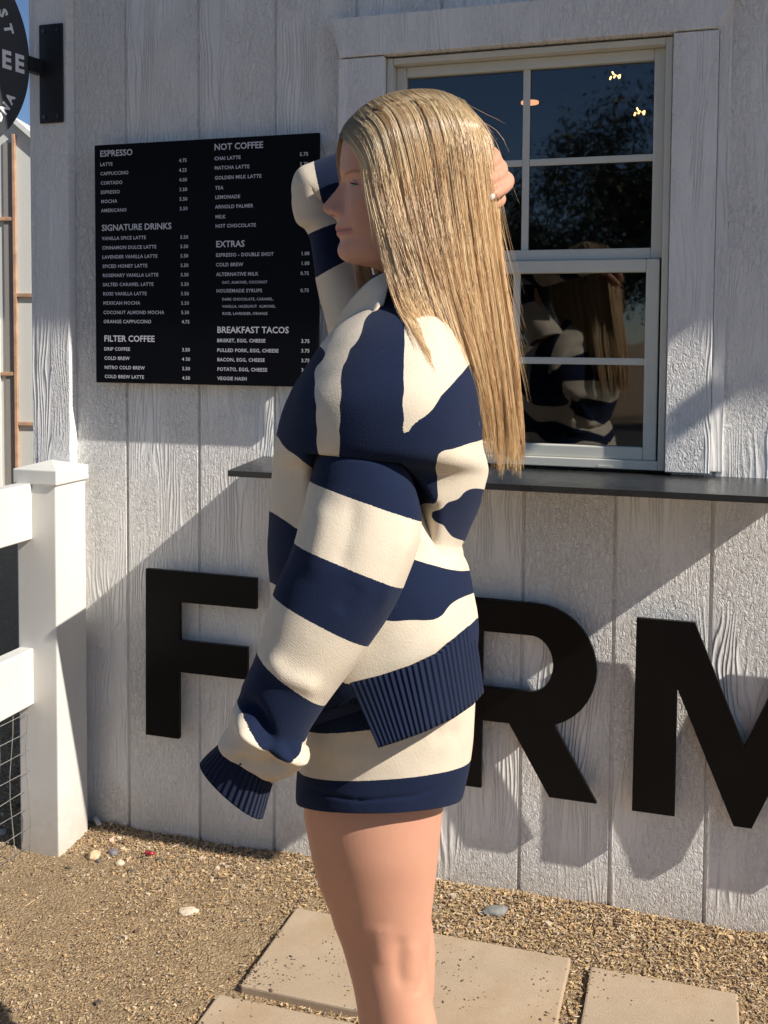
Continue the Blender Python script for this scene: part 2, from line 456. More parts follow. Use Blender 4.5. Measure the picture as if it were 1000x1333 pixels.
# ------------------------------------------------------------------ coffee stand
WZ = 2.50           # wall height (to the eave soffit)
WX0, WX1 = -0.2448, 4.2
WIN = (0.675, 1.335, 0.985, 1.925)
stand = empty('coffee_stand', (0, 0, 0))
tag(stand, 'white wood-grain coffee stand with service window and shelf, behind the girl', 'building')
def siding_wall():
    """profile of boards with grooves along x, cut for the window"""
    G = 0.2032; gw, gd = 0.0048, 0.007
    def xs_between(a, b_):
        pts = [(a, 0.0)]
        k = math.ceil((a - 0.012) / G)
        while k * G < b_ + 0.012:
            x = k * G
            wd = gw if k != 7 else gw
            for p in ((x - wd, 0.0), (x - wd * 0.7, gd), (x + wd * 0.7, gd), (x + wd, 0.0)):
                if a + 1e-4 < p[0] < b_ - 1e-4: pts.append(p)
            k += 1
        pts.append((b_, 0.0))
        return pts
    V, F = [], []
    def panel(a, b_, z0, z1):
        pr = xs_between(a, b_)
        b0 = len(V)
        for x, y in pr:
            V.append((x, y, z0)); V.append((x, y, z1))
        for i in range(len(pr) - 1):
            F.append((b0 + 2 * i, b0 + 2 * i + 2, b0 + 2 * i + 3, b0 + 2 * i + 1))
    x0, x1, z0, z1 = WIN
    panel(WX0, x0, -0.05, WZ); panel(x1, WX1, -0.05, WZ)
    panel(x0, x1, -0.05, z0); panel(x0, x1, z1, WZ)
    # reveal of the opening
    b0 = len(V)
    for y in (0.0, 0.11):
        V.extend([(x0, y, z0), (x1, y, z0), (x1, y, z1), (x0, y, z1)])
    for i in range(4):
        F.append((b0 + i, b0 + (i + 1) % 4, b0 + 4 + (i + 1) % 4, b0 + 4 + i))
    return mesh('front_wall', V, F, M['siding'], stand)
siding_wall()
# side and rear walls, plain shell
mesh('side_wall', [(WX0, 0, -0.05), (WX0, 2.6, -0.05), (WX0, 2.6, WZ), (WX0, 0, WZ)], [(0, 1, 2, 3)], M['siding'], stand)
mesh('side_wall', [(WX1, 0, -0.05), (WX1, 2.6, -0.05), (WX1, 2.6, WZ), (WX1, 0, WZ)], [(3, 2, 1, 0)], M['siding'], stand)
mesh('rear_wall', [(WX0, 2.6, -0.05), (WX1, 2.6, -0.05), (WX1, 2.6, WZ), (WX0, 2.6, WZ)], [(0, 1, 2, 3)], M['siding'], stand)
# room seen dimly behind the glass
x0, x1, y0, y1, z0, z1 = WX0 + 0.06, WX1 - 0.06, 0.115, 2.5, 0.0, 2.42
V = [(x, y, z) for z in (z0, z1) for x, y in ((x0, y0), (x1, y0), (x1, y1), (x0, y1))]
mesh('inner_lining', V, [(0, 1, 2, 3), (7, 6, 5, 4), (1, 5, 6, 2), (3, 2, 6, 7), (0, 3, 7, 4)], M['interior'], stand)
OV = 0.300
b = MB()
b.box(WX0 - 0.25, WX1 + 0.25, -0.195, 2.9, WZ, WZ + 0.02)
b.box(WX0 - 0.25, WX1 + 0.25, -0.215, -0.1955, WZ + 0.001, WZ + 0.16)
b.build('eave', M['trim'], stand)
for gx_ in (2.81, 3.085):
    b = MB(); b.box(gx_ - 0.015, gx_ + 0.015, -0.38, -OV - 0.0005, WZ + 0.002, WZ + 0.06, 0.004); b.build('streak_shadow_bar', M['frame'], stand)  # unseen bars added to cast the diagonal streaks beside the window
b = MB(); b.box(0.76, WX1 + 0.25, -OV, -0.2155, WZ + 0.001, WZ + 0.10, 0.004); b.build('added_shade_ledge', M['frame'], stand)  # unseen ledge added to carry the eave shadow farther down the wall
b = MB()
b.prism([(-OV - 0.06, WZ + 0.165), (1.3, WZ + 0.75), (2.96, WZ + 0.165), (2.96, WZ + 0.19), (1.3, WZ + 0.78), (-OV - 0.06, WZ + 0.19)], WX0 - 0.28, WX1 + 0.28, axis='x')
b.build('roof', simple('grey_shingles', (0.16, 0.15, 0.14), 0.9, var=0.3), stand)
TT = 0.0330
# corner board
b = MB(); b.box(-0.2445, -0.146, -TT, -0.0005, -0.03, WZ - 0.005, 0.002)
b.box(-0.2575, -0.2450, -TT + 0.001, 0.10, -0.03, WZ - 0.005, 0.001)
b.build('corner_board', M['trim'], stand)
# window casing and flared header
for xa, xb in ((0.578, 0.688), (1.3215, 1.4125)):
    b = MB(); b.box(xa, xb, -TT, -0.0005, 0.998, 1.920, 0.0015); b.build('side_casing', M['trim'], stand)
b = MB(); b.prism([(0.584, 1.923), (1.4125, 1.923), (1.4520, 2.012), (0.556, 2.012)], -TT - 0.004, -0.0005, 0.0015)
b.build('header_casing', M['trim'], stand)
b = MB(); b.box(1.4140, 1.4390, -0.006, -0.0005, 1.0, WZ, 0.001)
b.build('lap_strip', M['trim'], stand)

# window: frame, two sashes with grilles
win = empty('window', (0, 0, 0)); win.parent = stand
fx0, fx1, fz0, fz1 = 0.690, 1.3200, 0.998, 1.918
b = MB(); yf, yb = -0.016, 0.10
for a in ((fx0, fx0 + 0.014, fz0, fz1), (fx1 - 0.014, fx1, fz0, fz1)): b.box(a[0], a[1], yf, yb, a[2], a[3], 0.002)
b.box(fx0 + 0.014, fx1 - 0.014, yf + 0.001, yb, fz1 - 0.014, fz1, 0.002); b.box(fx0 + 0.014, fx1 - 0.014, yf + 0.001, yb, fz0, fz0 + 0.020, 0.002)
b.box(1.18, 1.21, yf - 0.002, yf + 0.004, 1.0005, 1.0045)
b.build('window_frame', M['frame'], win)
def sash(x0, x1, z0, z1, y, wv, grid_x, grid_z, yg):
    b = MB()
    b.box(x0, x0 + wv, y, y + 0.03, z0, z1, 0.003); b.box(x1 - wv, x1, y, y + 0.03, z0, z1, 0.003)
    b.box(x0 + wv, x1 - wv, y + 0.0008, y + 0.03, z0, z0 + wv, 0.003); b.box(x0 + wv, x1 - wv, y + 0.0008, y + 0.03, z1 - wv, z1, 0.003)
    b.build('sash', M['frame'], win)
    gx0, gx1, gz0, gz1 = x0 + wv - 0.004, x1 - wv + 0.004, z0 + wv - 0.004, z1 - wv + 0.004
    g = MB(); g.box(gx0, gx1, yg, yg + 0.004, gz0, gz1)
    g.build('glass', M['glass'], win)
    m_ = MB()
    for gx in grid_x: m_.box(gx - 0.008, gx + 0.008, yg - 0.006, yg - 0.0012, gz0, gz1, 0.0015)
    xs = [gx0] + list(grid_x) + [gx1]
    for gz in grid_z:
        for xa, xb in zip(xs, xs[1:]):
            m_.box(xa if xa == gx0 else xa + 0.0083, xb if xb == gx1 else xb - 0.0083, yg - 0.0055, yg - 0.0012, gz - 0.0075, gz + 0.0075, 0.0015)
    m_.build('grille', M['frame'], win)
def glass_material():
    b = NB('window_glass')
    b.t.nodes.remove(b.p)
    fr = b.n('ShaderNodeFresnel', i_IOR=1.52)
    gl = b.n('ShaderNodeBsdfGlossy', i_Roughness=0.022)
    gl.inputs['Color'].default_value = (0.95, 0.97, 1, 1)
    tr = b.n('ShaderNodeBsdfTransparent'); tr.inputs['Color'].default_value = (0.86, 0.88, 0.88, 1)
    mx = b.n('ShaderNodeMixShader', i_0=b.math('MULTIPLY', fr.outputs[0], 1.5, clamp=True))
    nb = b.bump(b.noise(b.coord(), 5.0, 2), 0.10, 0.004)
    b.t.links.new(nb, gl.inputs['Normal'])
    b.t.links.new(tr.outputs[0], mx.inputs[1]); b.t.links.new(gl.outputs[0], mx.inputs[2])
    b.t.links.new(mx.outputs[0], b.out.inputs[0])
    return b.m
M['glass'] = glass_material()
GXU = 1.006
sash(fx0 + 0.014, fx1 - 0.014, 1.455, fz1 - 0.014, 0.012, 0.024, [GXU], [1.674], 0.026)
sash(fx0 + 0.012, fx1 - 0.018, 1.018, 1.4535, -0.008, 0.028, [0.993], [1.232], 0.006)

# service shelf
shelf = empty('service_shelf', (0, 0, 0)); shelf.parent = stand
b = MB(); b.prism([(0.375, -0.0006), (0.415, -0.275), (1.606, -0.275), (1.606, -0.0006)], 0.977, 0.990, 0.0015, axis='z')
b.build('shelf_board', M['shelf'], shelf)
for bx in (0.50, 0.98, 1.46):
    b = MB(); b.prism([(-0.001, 0.9765), (-0.20, 0.9765), (-0.20, 0.955), (-0.03, 0.80), (-0.001, 0.80)], bx - 0.004, bx + 0.004, axis='x')
    if bx > 0.6: continue
    b = MB(); b.box(bx - 0.012, bx + 0.012, -0.20, -0.001, 0.945, 0.9765, 0.001)
    b.build('bracket', M['black'], shelf)

# lamps glowing inside
def emit(name, col, st):
    b = NB(name); b.set(Base_Color=(0, 0, 0)); b.p.inputs['Emission Color'].default_value = (*col, 1); b.p.inputs['Emission Strength'].default_value = st
    return b.m
M['fil'] = emit('glowing_filament', (1.0, 0.55, 0.16), 5)
bulbglass = simple('amber_bulb_glass', (0.30, 0.18, 0.06), 0.1)
def pendant(x, y, z, label):
    e = empty('pendant_bulb', (x, y, 2.42)); tag(e, label, 'pendant lamp', 'bulbs hanging inside the stand')
    dz = z - 2.42
    MB().tube([(0, 0, 0), (0, 0, dz + 0.07)], 0.0025, 6).build('cord', M['black'], e)
    MB().tube([(0, 0, dz + 0.075), (0, 0, dz + 0.035)], [0.012, 0.014], 10).build('socket', M['black'], e, True)
    b = MB()
    for k in range(5):
        a = k * 1.2566 + 0.3
        zz_ = dz + 0.006 * math.sin(k * 2.7); b.tube([(0.014 * math.cos(a), 0.014 * math.sin(a), zz_ + 0.005), (0.016 * math.cos(a + 0.4), 0.016 * math.sin(a + 0.4), zz_ - 0.004)], 0.0026, 6)
    b.build('filament', M['fil'], e)
pendant(1.118, 1.0, 2.098, 'glowing filament bulb seen through the top of the upper sash')
pendant(1.194, 1.0, 1.983, 'glowing filament bulb seen lower, against the reflected tree')
e = empty('ceiling_lamp', (0.853, 1.0, 2.037)); tag(e, 'flat orange lamp glowing inside behind the upper sash grille', 'ceiling lamp')
b = MB(); b.tube([(0, 0, 0.012), (0, 0, 0.0)], [0.02, 0.030], 24); b.build('lamp_shade', M['black'], e, False)
b = MB(); b.tube([(0, 0, -0.001), (0, 0, -0.007)], [0.028, 0.028], 24); b.build('lamp_disc', emit('orange_glow', (1.0, 0.42, 0.18), 1.2), e)
MB().tube([(0, 0, 0.012), (0, 0, 0.383)], 0.003, 6).build('cord', M['black'], e)

# ------------------------------------------------------------------ text helper
def text_mesh(lines, bold=0.0):
    """lines: (string, x, z, cap_height, align, spacing) -> list of (verts, faces) laid in the x,z plane"""
    V, F = [], []
    for st, x, z, h, al, sp in lines:
        cu = bpy.data.curves.new('t', 'FONT')
        cu.body = st; cu.size = h / 0.93; cu.align_x = al; cu.space_character = sp
        cu.offset = bold * h; cu.resolution_u = 2
        ob = bpy.data.objects.new('t', cu)
        me = bpy.data.meshes.new_from_object(ob)
        n = len(me.vertices); co = np.empty(n * 3); me.vertices.foreach_get('co', co); co = co.reshape(-1, 3)
        b0 = len(V)
        V.extend([(x + c[0], 0.0, z + c[1]) for c in co])
        F.extend([tuple(b0 + i for i in p.vertices) for p in me.polygons])
        bpy.data.objects.remove(ob); bpy.data.curves.remove(cu); bpy.data.meshes.remove(me)
    return V, F

# ------------------------------------------------------------------ menu board
def at_wall(px, py, Y):
    d = AX @ np.array([px - 500, py - 666.5 + 156.48878, FPX])
    t = (Y - CAM[1]) / d[1]
    return CAM + t * d
BT = 0.037
bl = at_wall(129, 498, -BT); tr_ = at_wall(413, 172.5, -BT)
bx0, bx1, bz0, bz1 = bl[0] - 0.005, tr_[0] + 0.006, bl[2], tr_[2]
bx0 = at_wall(122.5, 188.5, -BT)[0]
board = empty('menu_board', ((bx0 + bx1) / 2, 0, bz0))
tag(board, 'black menu board with white drink and taco prices on the white wall', 'menu board')
MB().box(bx0 - board.location.x, bx1 - board.location.x, -BT, -BT + 0.008, 0, bz1 - bz0, 0.003).build('panel', M['board'], board)
for sx in (0.06, 0.54):
    for sz in (0.06, 0.54):
        b = MB(); b.box(bx0 - board.location.x + sx - 0.015, bx0 - board.location.x + sx + 0.015, -BT + 0.0075, -0.0003, sz - 0.015, sz + 0.015); b.build('standoff', M['black'], board)
def W_(px, py): 
    p = at_wall(px, py, -BT - 0.0012); return p[0] - board.location.x, p[2] - bz0
lines = []
CH_, CI, CS_ = 0.0200, 0.0110, 0.0083
def put(st, px, py, h, al='LEFT', sp=1.06, hold=None):
    x, z = W_(px, py); lines.append((st, x, z, h, al, sp))
def column(items, pr_x):
    for st, px, py, kind, price, ppy in items:
        put(st, px, py, {'H': CH_, 'I': CI, 'S': CS_}[kind], sp=1.0 if kind == 'H' else 1.10)
        if price: put(price, pr_x[0], ppy, CI, sp=1.08)
L1 = [('ESPRESSO', 130, 204, 'H', None, 0), ('LATTE', 130.3, 216.3, 'I', '4.75', 0), ('CAPPUCCINO', 130.6, 228.3, 'I', '4.25', 0), ('CORTADO', 131, 240.5, 'I', '4.00', 0),
      ('ESPRESSO', 131.2, 252.5, 'I', '3.50', 0), ('MOCHA', 131.5, 264.5, 'I', '5.50', 0), ('AMERICANO', 131.7, 276.3, 'I', '3.50', 0),
      ('SIGNATURE DRINKS', 132.3, 300.5, 'H', None, 0), ('VANILLA SPICE LATTE', 132.6, 312.6, 'I', '5.50', 0), ('CINNAMON DULCE LATTE', 132.9, 324.8, 'I', '5.50', 0),
      ('LAVENDER VANILLA LATTE', 133.1, 336.8, 'I', '5.50', 0), ('SPICED HONEY LATTE', 133.4, 348.8, 'I', '5.50', 0), ('ROSEMARY VANILLA LATTE', 133.6, 360.7, 'I', '5.50', 0),
      ('SALTED CARAMEL LATTE', 133.9, 372.6, 'I', '5.50', 0), ('ROSE VANILLA LATTE', 134.1, 384.6, 'I', '5.50', 0), ('MEXICAN MOCHA', 134.3, 396.6, 'I', '5.50', 0),
      ('COCONUT ALMOND MOCHA', 134.5, 408.8, 'I', '5.50', 0), ('ORANGE CAPPUCCINO', 134.8, 420.6, 'I', '4.75', 0),
      ('FILTER COFFEE', 135.4, 444.4, 'H', None, 0), ('DRIP COFFEE', 135.5, 456.2, 'I', '3.50', 0), ('COLD BREW', 135.8, 468.2, 'I', '4 50', 0),
      ('NITRO COLD BREW', 136, 480.2, 'I', '5.50', 0), ('COLD BREW LATTE', 136.3, 492.0, 'I', '4.50', 0)]
prx = {1: (233, 211.2), 2: (233, 223.8), 3: (233.3, 236.3), 4: (233.4, 248.9), 5: (233.6, 261.3), 6: (233.9, 273.8), 8: (234.6, 310.8), 9: (234.7, 323), 10: (234.8, 335.3), 11: (235, 347.6), 12: (235.2, 359.8), 13: (235.4, 372.1), 14: (235.5, 384.4), 15: (235.7, 396.7), 16: (235.9, 408.8), 17: (236.6, 421), 19: (236.9, 457.4), 20: (236.9, 469.6), 21: (237.1, 481.9), 22: (237.2, 494)}
for i, (st, px, py, kind, price, _) in enumerate(L1):
    put(st, px, py, {'H': CH_, 'I': CI, 'S': CS_}[kind], sp=1.0 if kind == 'H' else 1.08)
    if price: put(price, prx[i][0], prx[i][1], CI, sp=1.06)
L2 = [('NOT COFFEE', 278.7, 195.6, 'H', None, 0, 0), ('CHAI LATTE', 279, 208.6, 'I', '5.75', 390.2, 203), ('MATCHA LATTE', 279.2, 220.9, 'I', '5.75', 390.4, 216), ('GOLDEN MILK LATTE', 279.5, 233.8, 'I', '5.75', 390.6, 229),
      ('TEA', 280, 246.8, 'I', '3.50', 390.8, 242), ('LEMONADE', 280, 259.0, 'I', '4.00', 391, 255), ('ARNOLD PALMER', 280.1, 271.5, 'I', '4.00', 391.2, 268), ('MILK', 280.3, 284.5, 'I', '3.00', 391.4, 281), ('HOT CHOCOLATE', 280.4, 296.5, 'I', '4.50', 391.6, 294),
      ('EXTRAS', 281, 321.8, 'H', None, 0, 0), ('ESPRESSO - DOUBLE SHOT', 281, 334.2, 'I', '1.00', 391.8, 332.2), ('COLD BREW', 281, 346.8, 'I', '1.00', 391.8, 345.0), ('ALTERNATIVE MILK', 281.5, 359.3, 'I', '0.75', 391.2, 358.0),
      ('OAT, ALMOND, COCONUT', 289, 369.3, 'S', None, 0, 0), ('HOUSEMADE SYRUPS', 281.7, 380.8, 'I', '0.75', 391.2, 380.2), ('DARK CHOCOLATE, CARAMEL,', 289.2, 391.2, 'S', None, 0, 0), ('VANILLA, HAZELNUT  ALMOND,', 289.3, 400.5, 'S', None, 0, 0), ('ROSE, LAVENDER, ORANGE', 289.5, 409.8, 'S', None, 0, 0),
      ('BREAKFAST TACOS', 282.4, 433.2, 'H', None, 0, 0), ('BRISKET, EGG, CHEESE', 282.5, 445.3, 'I', '3.75', 392, 446.3), ('PULLED PORK, EGG, CHEESE', 282.6, 458, 'I', '3.75', 392, 458.8), ('BACON, EGG, CHEESE', 282.7, 470.2, 'I', '3.75', 392.1, 471.5), ('POTATO, EGG, CHEESE', 282.8, 482.6, 'I', '3.75', 392.2, 483.8), ('VEGGIE HASH', 283, 494.6, 'I', '3.75', 392.3, 496.2)]
for st, px, py, kind, price, ppx, ppy in L2:
    put(st, px, py, {'H': CH_, 'I': CI, 'S': CS_}[kind], sp=1.0 if kind == 'H' else 1.08)
    if price: put(price, ppx, ppy, CI, sp=1.06)
V, F = text_mesh(lines, 0.018)
o = mesh('lettering', V, F, M['print'], board); o.location = (0, -BT - 0.0008, 0)

# ------------------------------------------------------------------ FARM letters
def letter(name_label, pts, holes=None):
    xs = [p[0] for p in pts]; cx = (min(xs) + max(xs)) / 2
    b = MB()
    D0, D1 = -0.040, -0.027
    if holes is None:
        b.prism([(x - cx, z) for x, z in pts], D0, D1)
    else:
        # outline joined to its hole by a bridge: build as two strips of quads between outline and hole
        for strip in holes:
            a, h = strip[:2]; ins = strip[2] if len(strip) > 2 else 0
            n = len(a)
            fa = [[b.bm.verts.new((x - cx, y, z)) for x, z in a] for y in (D0 + ins, D1 - ins)]
            fh = [[b.bm.verts.new((x - cx, y, z)) for x, z in h] for y in (D0 + ins, D1 - ins)]
            for i in range(n - 1):
                b.bm.faces.new((fa[0][i], fa[0][i + 1], fh[0][i + 1], fh[0][i]))
                b.bm.faces.new((fa[1][i + 1], fa[1][i], fh[1][i], fh[1][i + 1]))
                b.bm.faces.new((fa[0][i + 1], fa[0][i], fa[1][i], fa[1][i + 1]))
                b.bm.faces.new((fh[0][i], fh[0][i + 1], fh[1][i + 1], fh[1][i]))
            for i in (0, n - 1):
                f_ = (fa[0][i], fh[0][i], fh[1][i], fa[1][i])
                b.bm.faces.new(f_ if i == 0 else f_[::-1])
    # mounting studs
    for sx, sz in ((pts[0][0] + 0.03, pts[0][1] - 0.03), (pts[0][0] + 0.03, pts[0][1] - 0.36)):
        pass
    bmesh.ops.remove_doubles(b.bm, verts=b.bm.verts[:], dist=1e-5)
    o = b.build('sign_letter', M['letter'])
    o.location = (cx, 0, 0)
    md = o.modifiers.new('b', 'BEVEL'); md.width = 0.0012; md.segments = 2; md.limit_method = 'ANGLE'; md.angle_limit = R(40)
    tag(o, name_label, 'sign letter', 'black letters fixed along the stand wall')
    return o
letter('black metal letter F on the white siding beside the fence post', [(0.074, 0.700), (0.376, 0.698), (0.376, 0.622), (0.169, 0.622), (0.169, 0.526), (0.352, 0.526), (0.352, 0.446), (0.166, 0.446), (0.166, 0.276), (0.072, 0.276)])
def poly_A():
    # A as two legs and a crossbar, one joined outline with a triangular hole
    out_l = [(0.412, 0.264), (0.557, 0.697), (0.605, 0.697)]; in_l = [(0.506, 0.264), (0.532, 0.346), (0.605, 0.346)]
    strips = []
    strips.append(([(0.412, 0.264), (0.4395, 0.346), (0.4668, 0.4275)], [(0.506, 0.264), (0.532, 0.346), (0.5590, 0.4275)]))
    strips.append(([(0.4668, 0.4275), (0.557, 0.697), (0.6055, 0.697)], [(0.5590, 0.4275), (0.6050, 0.572), (0.6055, 0.572)]))
    strips.append(([(0.6055, 0.697), (0.654, 0.697), (0.7442, 0.4275)], [(0.6055, 0.572), (0.6060, 0.572), (0.6520, 0.4275)]))
    strips.append(([(0.7442, 0.4275), (0.7715, 0.346), (0.799, 0.264)], [(0.6520, 0.4275), (0.679, 0.346), (0.705, 0.264)]))
    strips.append(([(0.5590, 0.4275), (0.6520, 0.4275)], [(0.532, 0.346), (0.679, 0.346)]))
    return strips
letter('black metal letter A on the wall, mostly hidden behind the girl', [(0.412, 0.7), (0.799, 0.264)], poly_A())
def poly_R():
    def arc(cx, cz, rx, rz, a0, a1, n): return [(cx + rx * math.cos(R(a0 + (a1 - a0) * i / n)), cz + rz * math.sin(R(a0 + (a1 - a0) * i / n))) for i in range(n + 1)]
    sx0, sx1 = 0.840, 0.934
    top, bot = 0.693, 0.258
    N = 18
    zi0, zi1 = 0.620, 0.493; zo1 = 0.415
    cxr = 1.050
    o_arc = arc(cxr, (top + zo1) / 2, 0.138, (top - zo1) / 2, 90, -90, N)
    i_arc = arc(cxr - 0.008, (zi0 + zi1) / 2, 0.050, (zi0 - zi1) / 2, 90, -90, N)
    st = []
    st.append(([(sx0, bot), (sx0, top)], [(sx1, bot), (sx1, top)]))
    st.append(([(sx1, top)] + o_arc + [(sx1, zo1)], [(sx1, zi0)] + i_arc + [(sx1, zi1)]))
    st.append(([(0.9775, zo1 + 0.030), (1.088, bot)], [(1.080, zo1 + 0.038), (1.193, bot)], 0.0005))
    return st
letter('black metal letter R on the siding between girl and letter M', [(0.84, 0.7), (1.19, 0.26)], poly_R())
letter('black metal letter M on the siding, cut by the right photo edge', [(1.270, 0.680), (1.391, 0.680), (1.496, 0.424), (1.601, 0.680), (1.722, 0.680), (1.722, 0.254), (1.632, 0.254), (1.632, 0.533), (1.514, 0.251), (1.478, 0.251), (1.358, 0.533), (1.358, 0.254), (1.268, 0.254)])

# ------------------------------------------------------------------ hanging round sign
hs = empty('blade_sign', (-0.19, -TT, 1.94))
tag(hs, 'round charcoal coffee sign hanging from a black bracket at the corner', 'sign')
b = MB(); b.box(-0.034, 0.036, -0.006, -0.0006, -0.123, 0.123, 0.003); b.build('mounting_plate', M['black'], hs)
for sx in (-0.020, 0.020):
    for sz in (-0.108, 0.106):
        b = MB(); b.tube([(sx + 0.001, -0.009, sz), (sx + 0.001, -0.0055, sz)], [0.0052, 0.0055], 10); b.build('screw', M['screw'], hs)
def at_ray(px, py, dist):
    d = AX @ np.array([px - 500, py - 666.5 + 156.48878, FPX]); d /= np.linalg.norm(d[:2]); return CAM + d * dist
SDIR = Vector((-0.19, -0.98, 0)).normalized()       # arm runs out from the wall
armz = 0.016
b = MB()
a0 = Vector((-0.030, -0.006, armz)); a1 = a0 + SDIR * 0.60
side = Vector((SDIR.y, -SDIR.x, 0))
def bar(b, p, q, wd, ht):
    s2 = (q - p).cross(Vector((0, 0, 1))).normalized() * wd / 2
    up = Vector((0, 0, ht / 2))
    vs = [b.bm.verts.new(pt + sg * s2 + ug * up) for pt in (p, q) for sg, ug in ((-1, -1), (1, -1), (1, 1), (-1, 1))]
    for f in ((0, 1, 2, 3), (7, 6, 5, 4), (0, 4, 5, 1), (1, 5, 6, 2), (2, 6, 7, 3), (3, 7, 4, 0)): b.bm.faces.new([vs[i] for i in f])
RS = 0.255
def edge_px(k):
    p = hs.location + a0 + SDIR * k; d_ = (np.array(p) - CAM) @ AX
    return 500 + d_[0] / d_[2] * FPX
gap = min(np.arange(0.01, 0.2, 0.002), key=lambda k: abs(edge_px(k) - 36.5))
bar(b, a0, a0 + SDIR * (gap + 0.004), 0.020, 0.036)
b.build('bracket_arm', M['black'], hs)
cen = a0 + SDIR * (gap + RS)
sd = empty('sign_disc', cen); sd.parent = hs
sd.rotation_euler = (0, 0, math.atan2(-SDIR.y, -SDIR.x))   # local x runs back towards the wall
b = MB(); n = 96
b.prism([(RS * math.cos(2 * math.pi * i / n), RS * math.sin(2 * math.pi * i / n)) for i in range(n)], -0.006, 0.006, 0.001)
b.build('sign_face', M['signdark'], sd)
def arc_text(st, r, a_mid, h, flip=False, gap=1.0, bold=0.07):
    V, F = [], []
    n = len(st); step = h * gap / r
    for i, ch in enumerate(st):
        v, f = text_mesh([(ch, 0, 0, h, 'CENTER', 1)], bold)
        k = (i - (n - 1) / 2) * step
        a = a_mid - k if not flip else a_mid + k
        rot = a - math.pi / 2 if not flip else a + math.pi / 2
        cr, sr = math.cos(rot), math.sin(rot)
        rr = r - h / 2 if not flip else r + h / 2
        for x, _, z in v:
            V.append((rr * math.cos(a) + x * cr - z * sr, 0, rr * math.sin(a) + x * sr + z * cr))
        b0 = len(V) - len(v); F += [tuple(b0 + q for q in p) for p in f]
    return V, F
TV, TF = [], []
def addT(vf):
    b0 = len(TV); TV.extend(vf[0]); TF.extend([tuple(b0 + i for i in p) for p in vf[1]])
addT(text_mesh([('COFFEE', RS - 0.018, -0.027, 0.054, 'RIGHT', 1.38)], 0.045))
addT(arc_text('ST', 0.206, R(25), 0.034, False, 1.12, 0.05))
addT(arc_text('ARIZONA', 0.212, R(-27) - 3 * 0.031 / 0.212, 0.030, True, 1.03, 0.05))
for v_, nm in ((-0.0066, 'sign_lettering'),):
    o = mesh(nm, TV, TF, M['signwhite'], sd); o.location = (0, v_, 0)

# ------------------------------------------------------------------ white vinyl fence
fence = empty('vinyl_fence', (-0.150, -0.107, 0))
tag(fence, 'white vinyl rail fence with pyramid-capped end post against the stand', 'fence')
b = MB(); b.box(-0.056, 0.056, -0.063, 0.063, -0.05, 0.930, 0.004, 3); post = b.build('post', M['vinyl'], fence)
b = MB(); b.box(-0.062, 0.062, -0.069, 0.069, 0.918, 0.955, 0.003)
vs = [b.bm.verts.new(p) for p in ((-0.060, -0.067, 0.9545), (0.060, -0.067, 0.9545), (0.060, 0.067, 0.9545), (-0.060, 0.067, 0.9545), (0, 0, 0.972))]
for i in range(4): b.bm.faces.new((vs[i], vs[(i + 1) % 4], vs[4]))
b.build('post_cap', M['vinyl'], post)
for z0, z1 in ((0.782, 0.920), (0.372, 0.512)):
    b = MB(); b.box(-0.052, -0.012, -2.6, -0.060, z0, z1, 0.004, 3); b.build('rail', M['vinyl'], fence)
b = MB(); b.box(-0.056, 0.056, -2.72, -2.60, -0.05, 0.93, 0.004); b.build('post', M['vinyl'], fence)
b = MB()
mx = -0.036
for i in range(9):
    z = 0.015 + i * 0.048
    b.tube([(mx + 0.012 * (1 - 0.3 * j), -0.052 - j * 0.12 if j else -0.066, z + 0.003 * math.sin(i + j)) if False else (mx + (0.010 if j == 0 else 0.0) + 0.003 * math.sin(i * 2 + j), -0.066 - j * 0.12, z + 0.002 * math.sin(i * 3 + j)) for j in range(20)], 0.0011, 5)
for j in range(34):
    y = -0.072 - j * 0.05
    b.tube([(mx + (0.012 if j == 0 else 0.002) + 0.004 * math.sin(j * 1.3 + k), y + 0.003 * math.sin(k + j), -0.01 + k * 0.055) for k in range(9)], 0.0011, 5)
b.build('wire_mesh', M['wire'], fence, True)

# ------------------------------------------------------------------ greenhouse beyond
def polycarb():
    b = NB('twinwall_polycarbonate')
    c = b.coord()
    f = b.noise(b.mapping(c, (1, 1, 0.3)), 1.3, 3)
    rib = b.math('SINE', b.math('MULTIPLY', b.n('ShaderNodeSeparateXYZ', i_0=c).outputs[0], 300))
    col = b.ramp(f, [(0.3, (0.50, 0.51, 0.48)), (0.7, (0.62, 0.63, 0.59))])
    b.set(Base_Color=col, Roughness=0.35)
    b.p.inputs['Transmission Weight'].default_value = 0.0
    b.set(Normal=b.bump(rib, 0.15, 0.001))
    return b.m
M['poly'] = polycarb()
M['copper'] = simple('stained_cedar', (0.44, 0.27, 0.17), 0.6, var=0.3, vscale=9)
M['ghtrim'] = simple('pale_metal_trim', (0.62, 0.62, 0.60), 0.45, 0.0, 0.5, 0.08)
gdist = 8.8
gp = at_ray(24, 588, gdist)
gh = empty('greenhouse', (gp[0], gp[1], 0.0), R(17.2))
tag(gh, 'grey panelled greenhouse with copper-coloured framing beyond the fence', 'greenhouse')
k = gdist / FPX
def gx(px): return (px - 24) * k
def gz(py): return (588 - py) * k
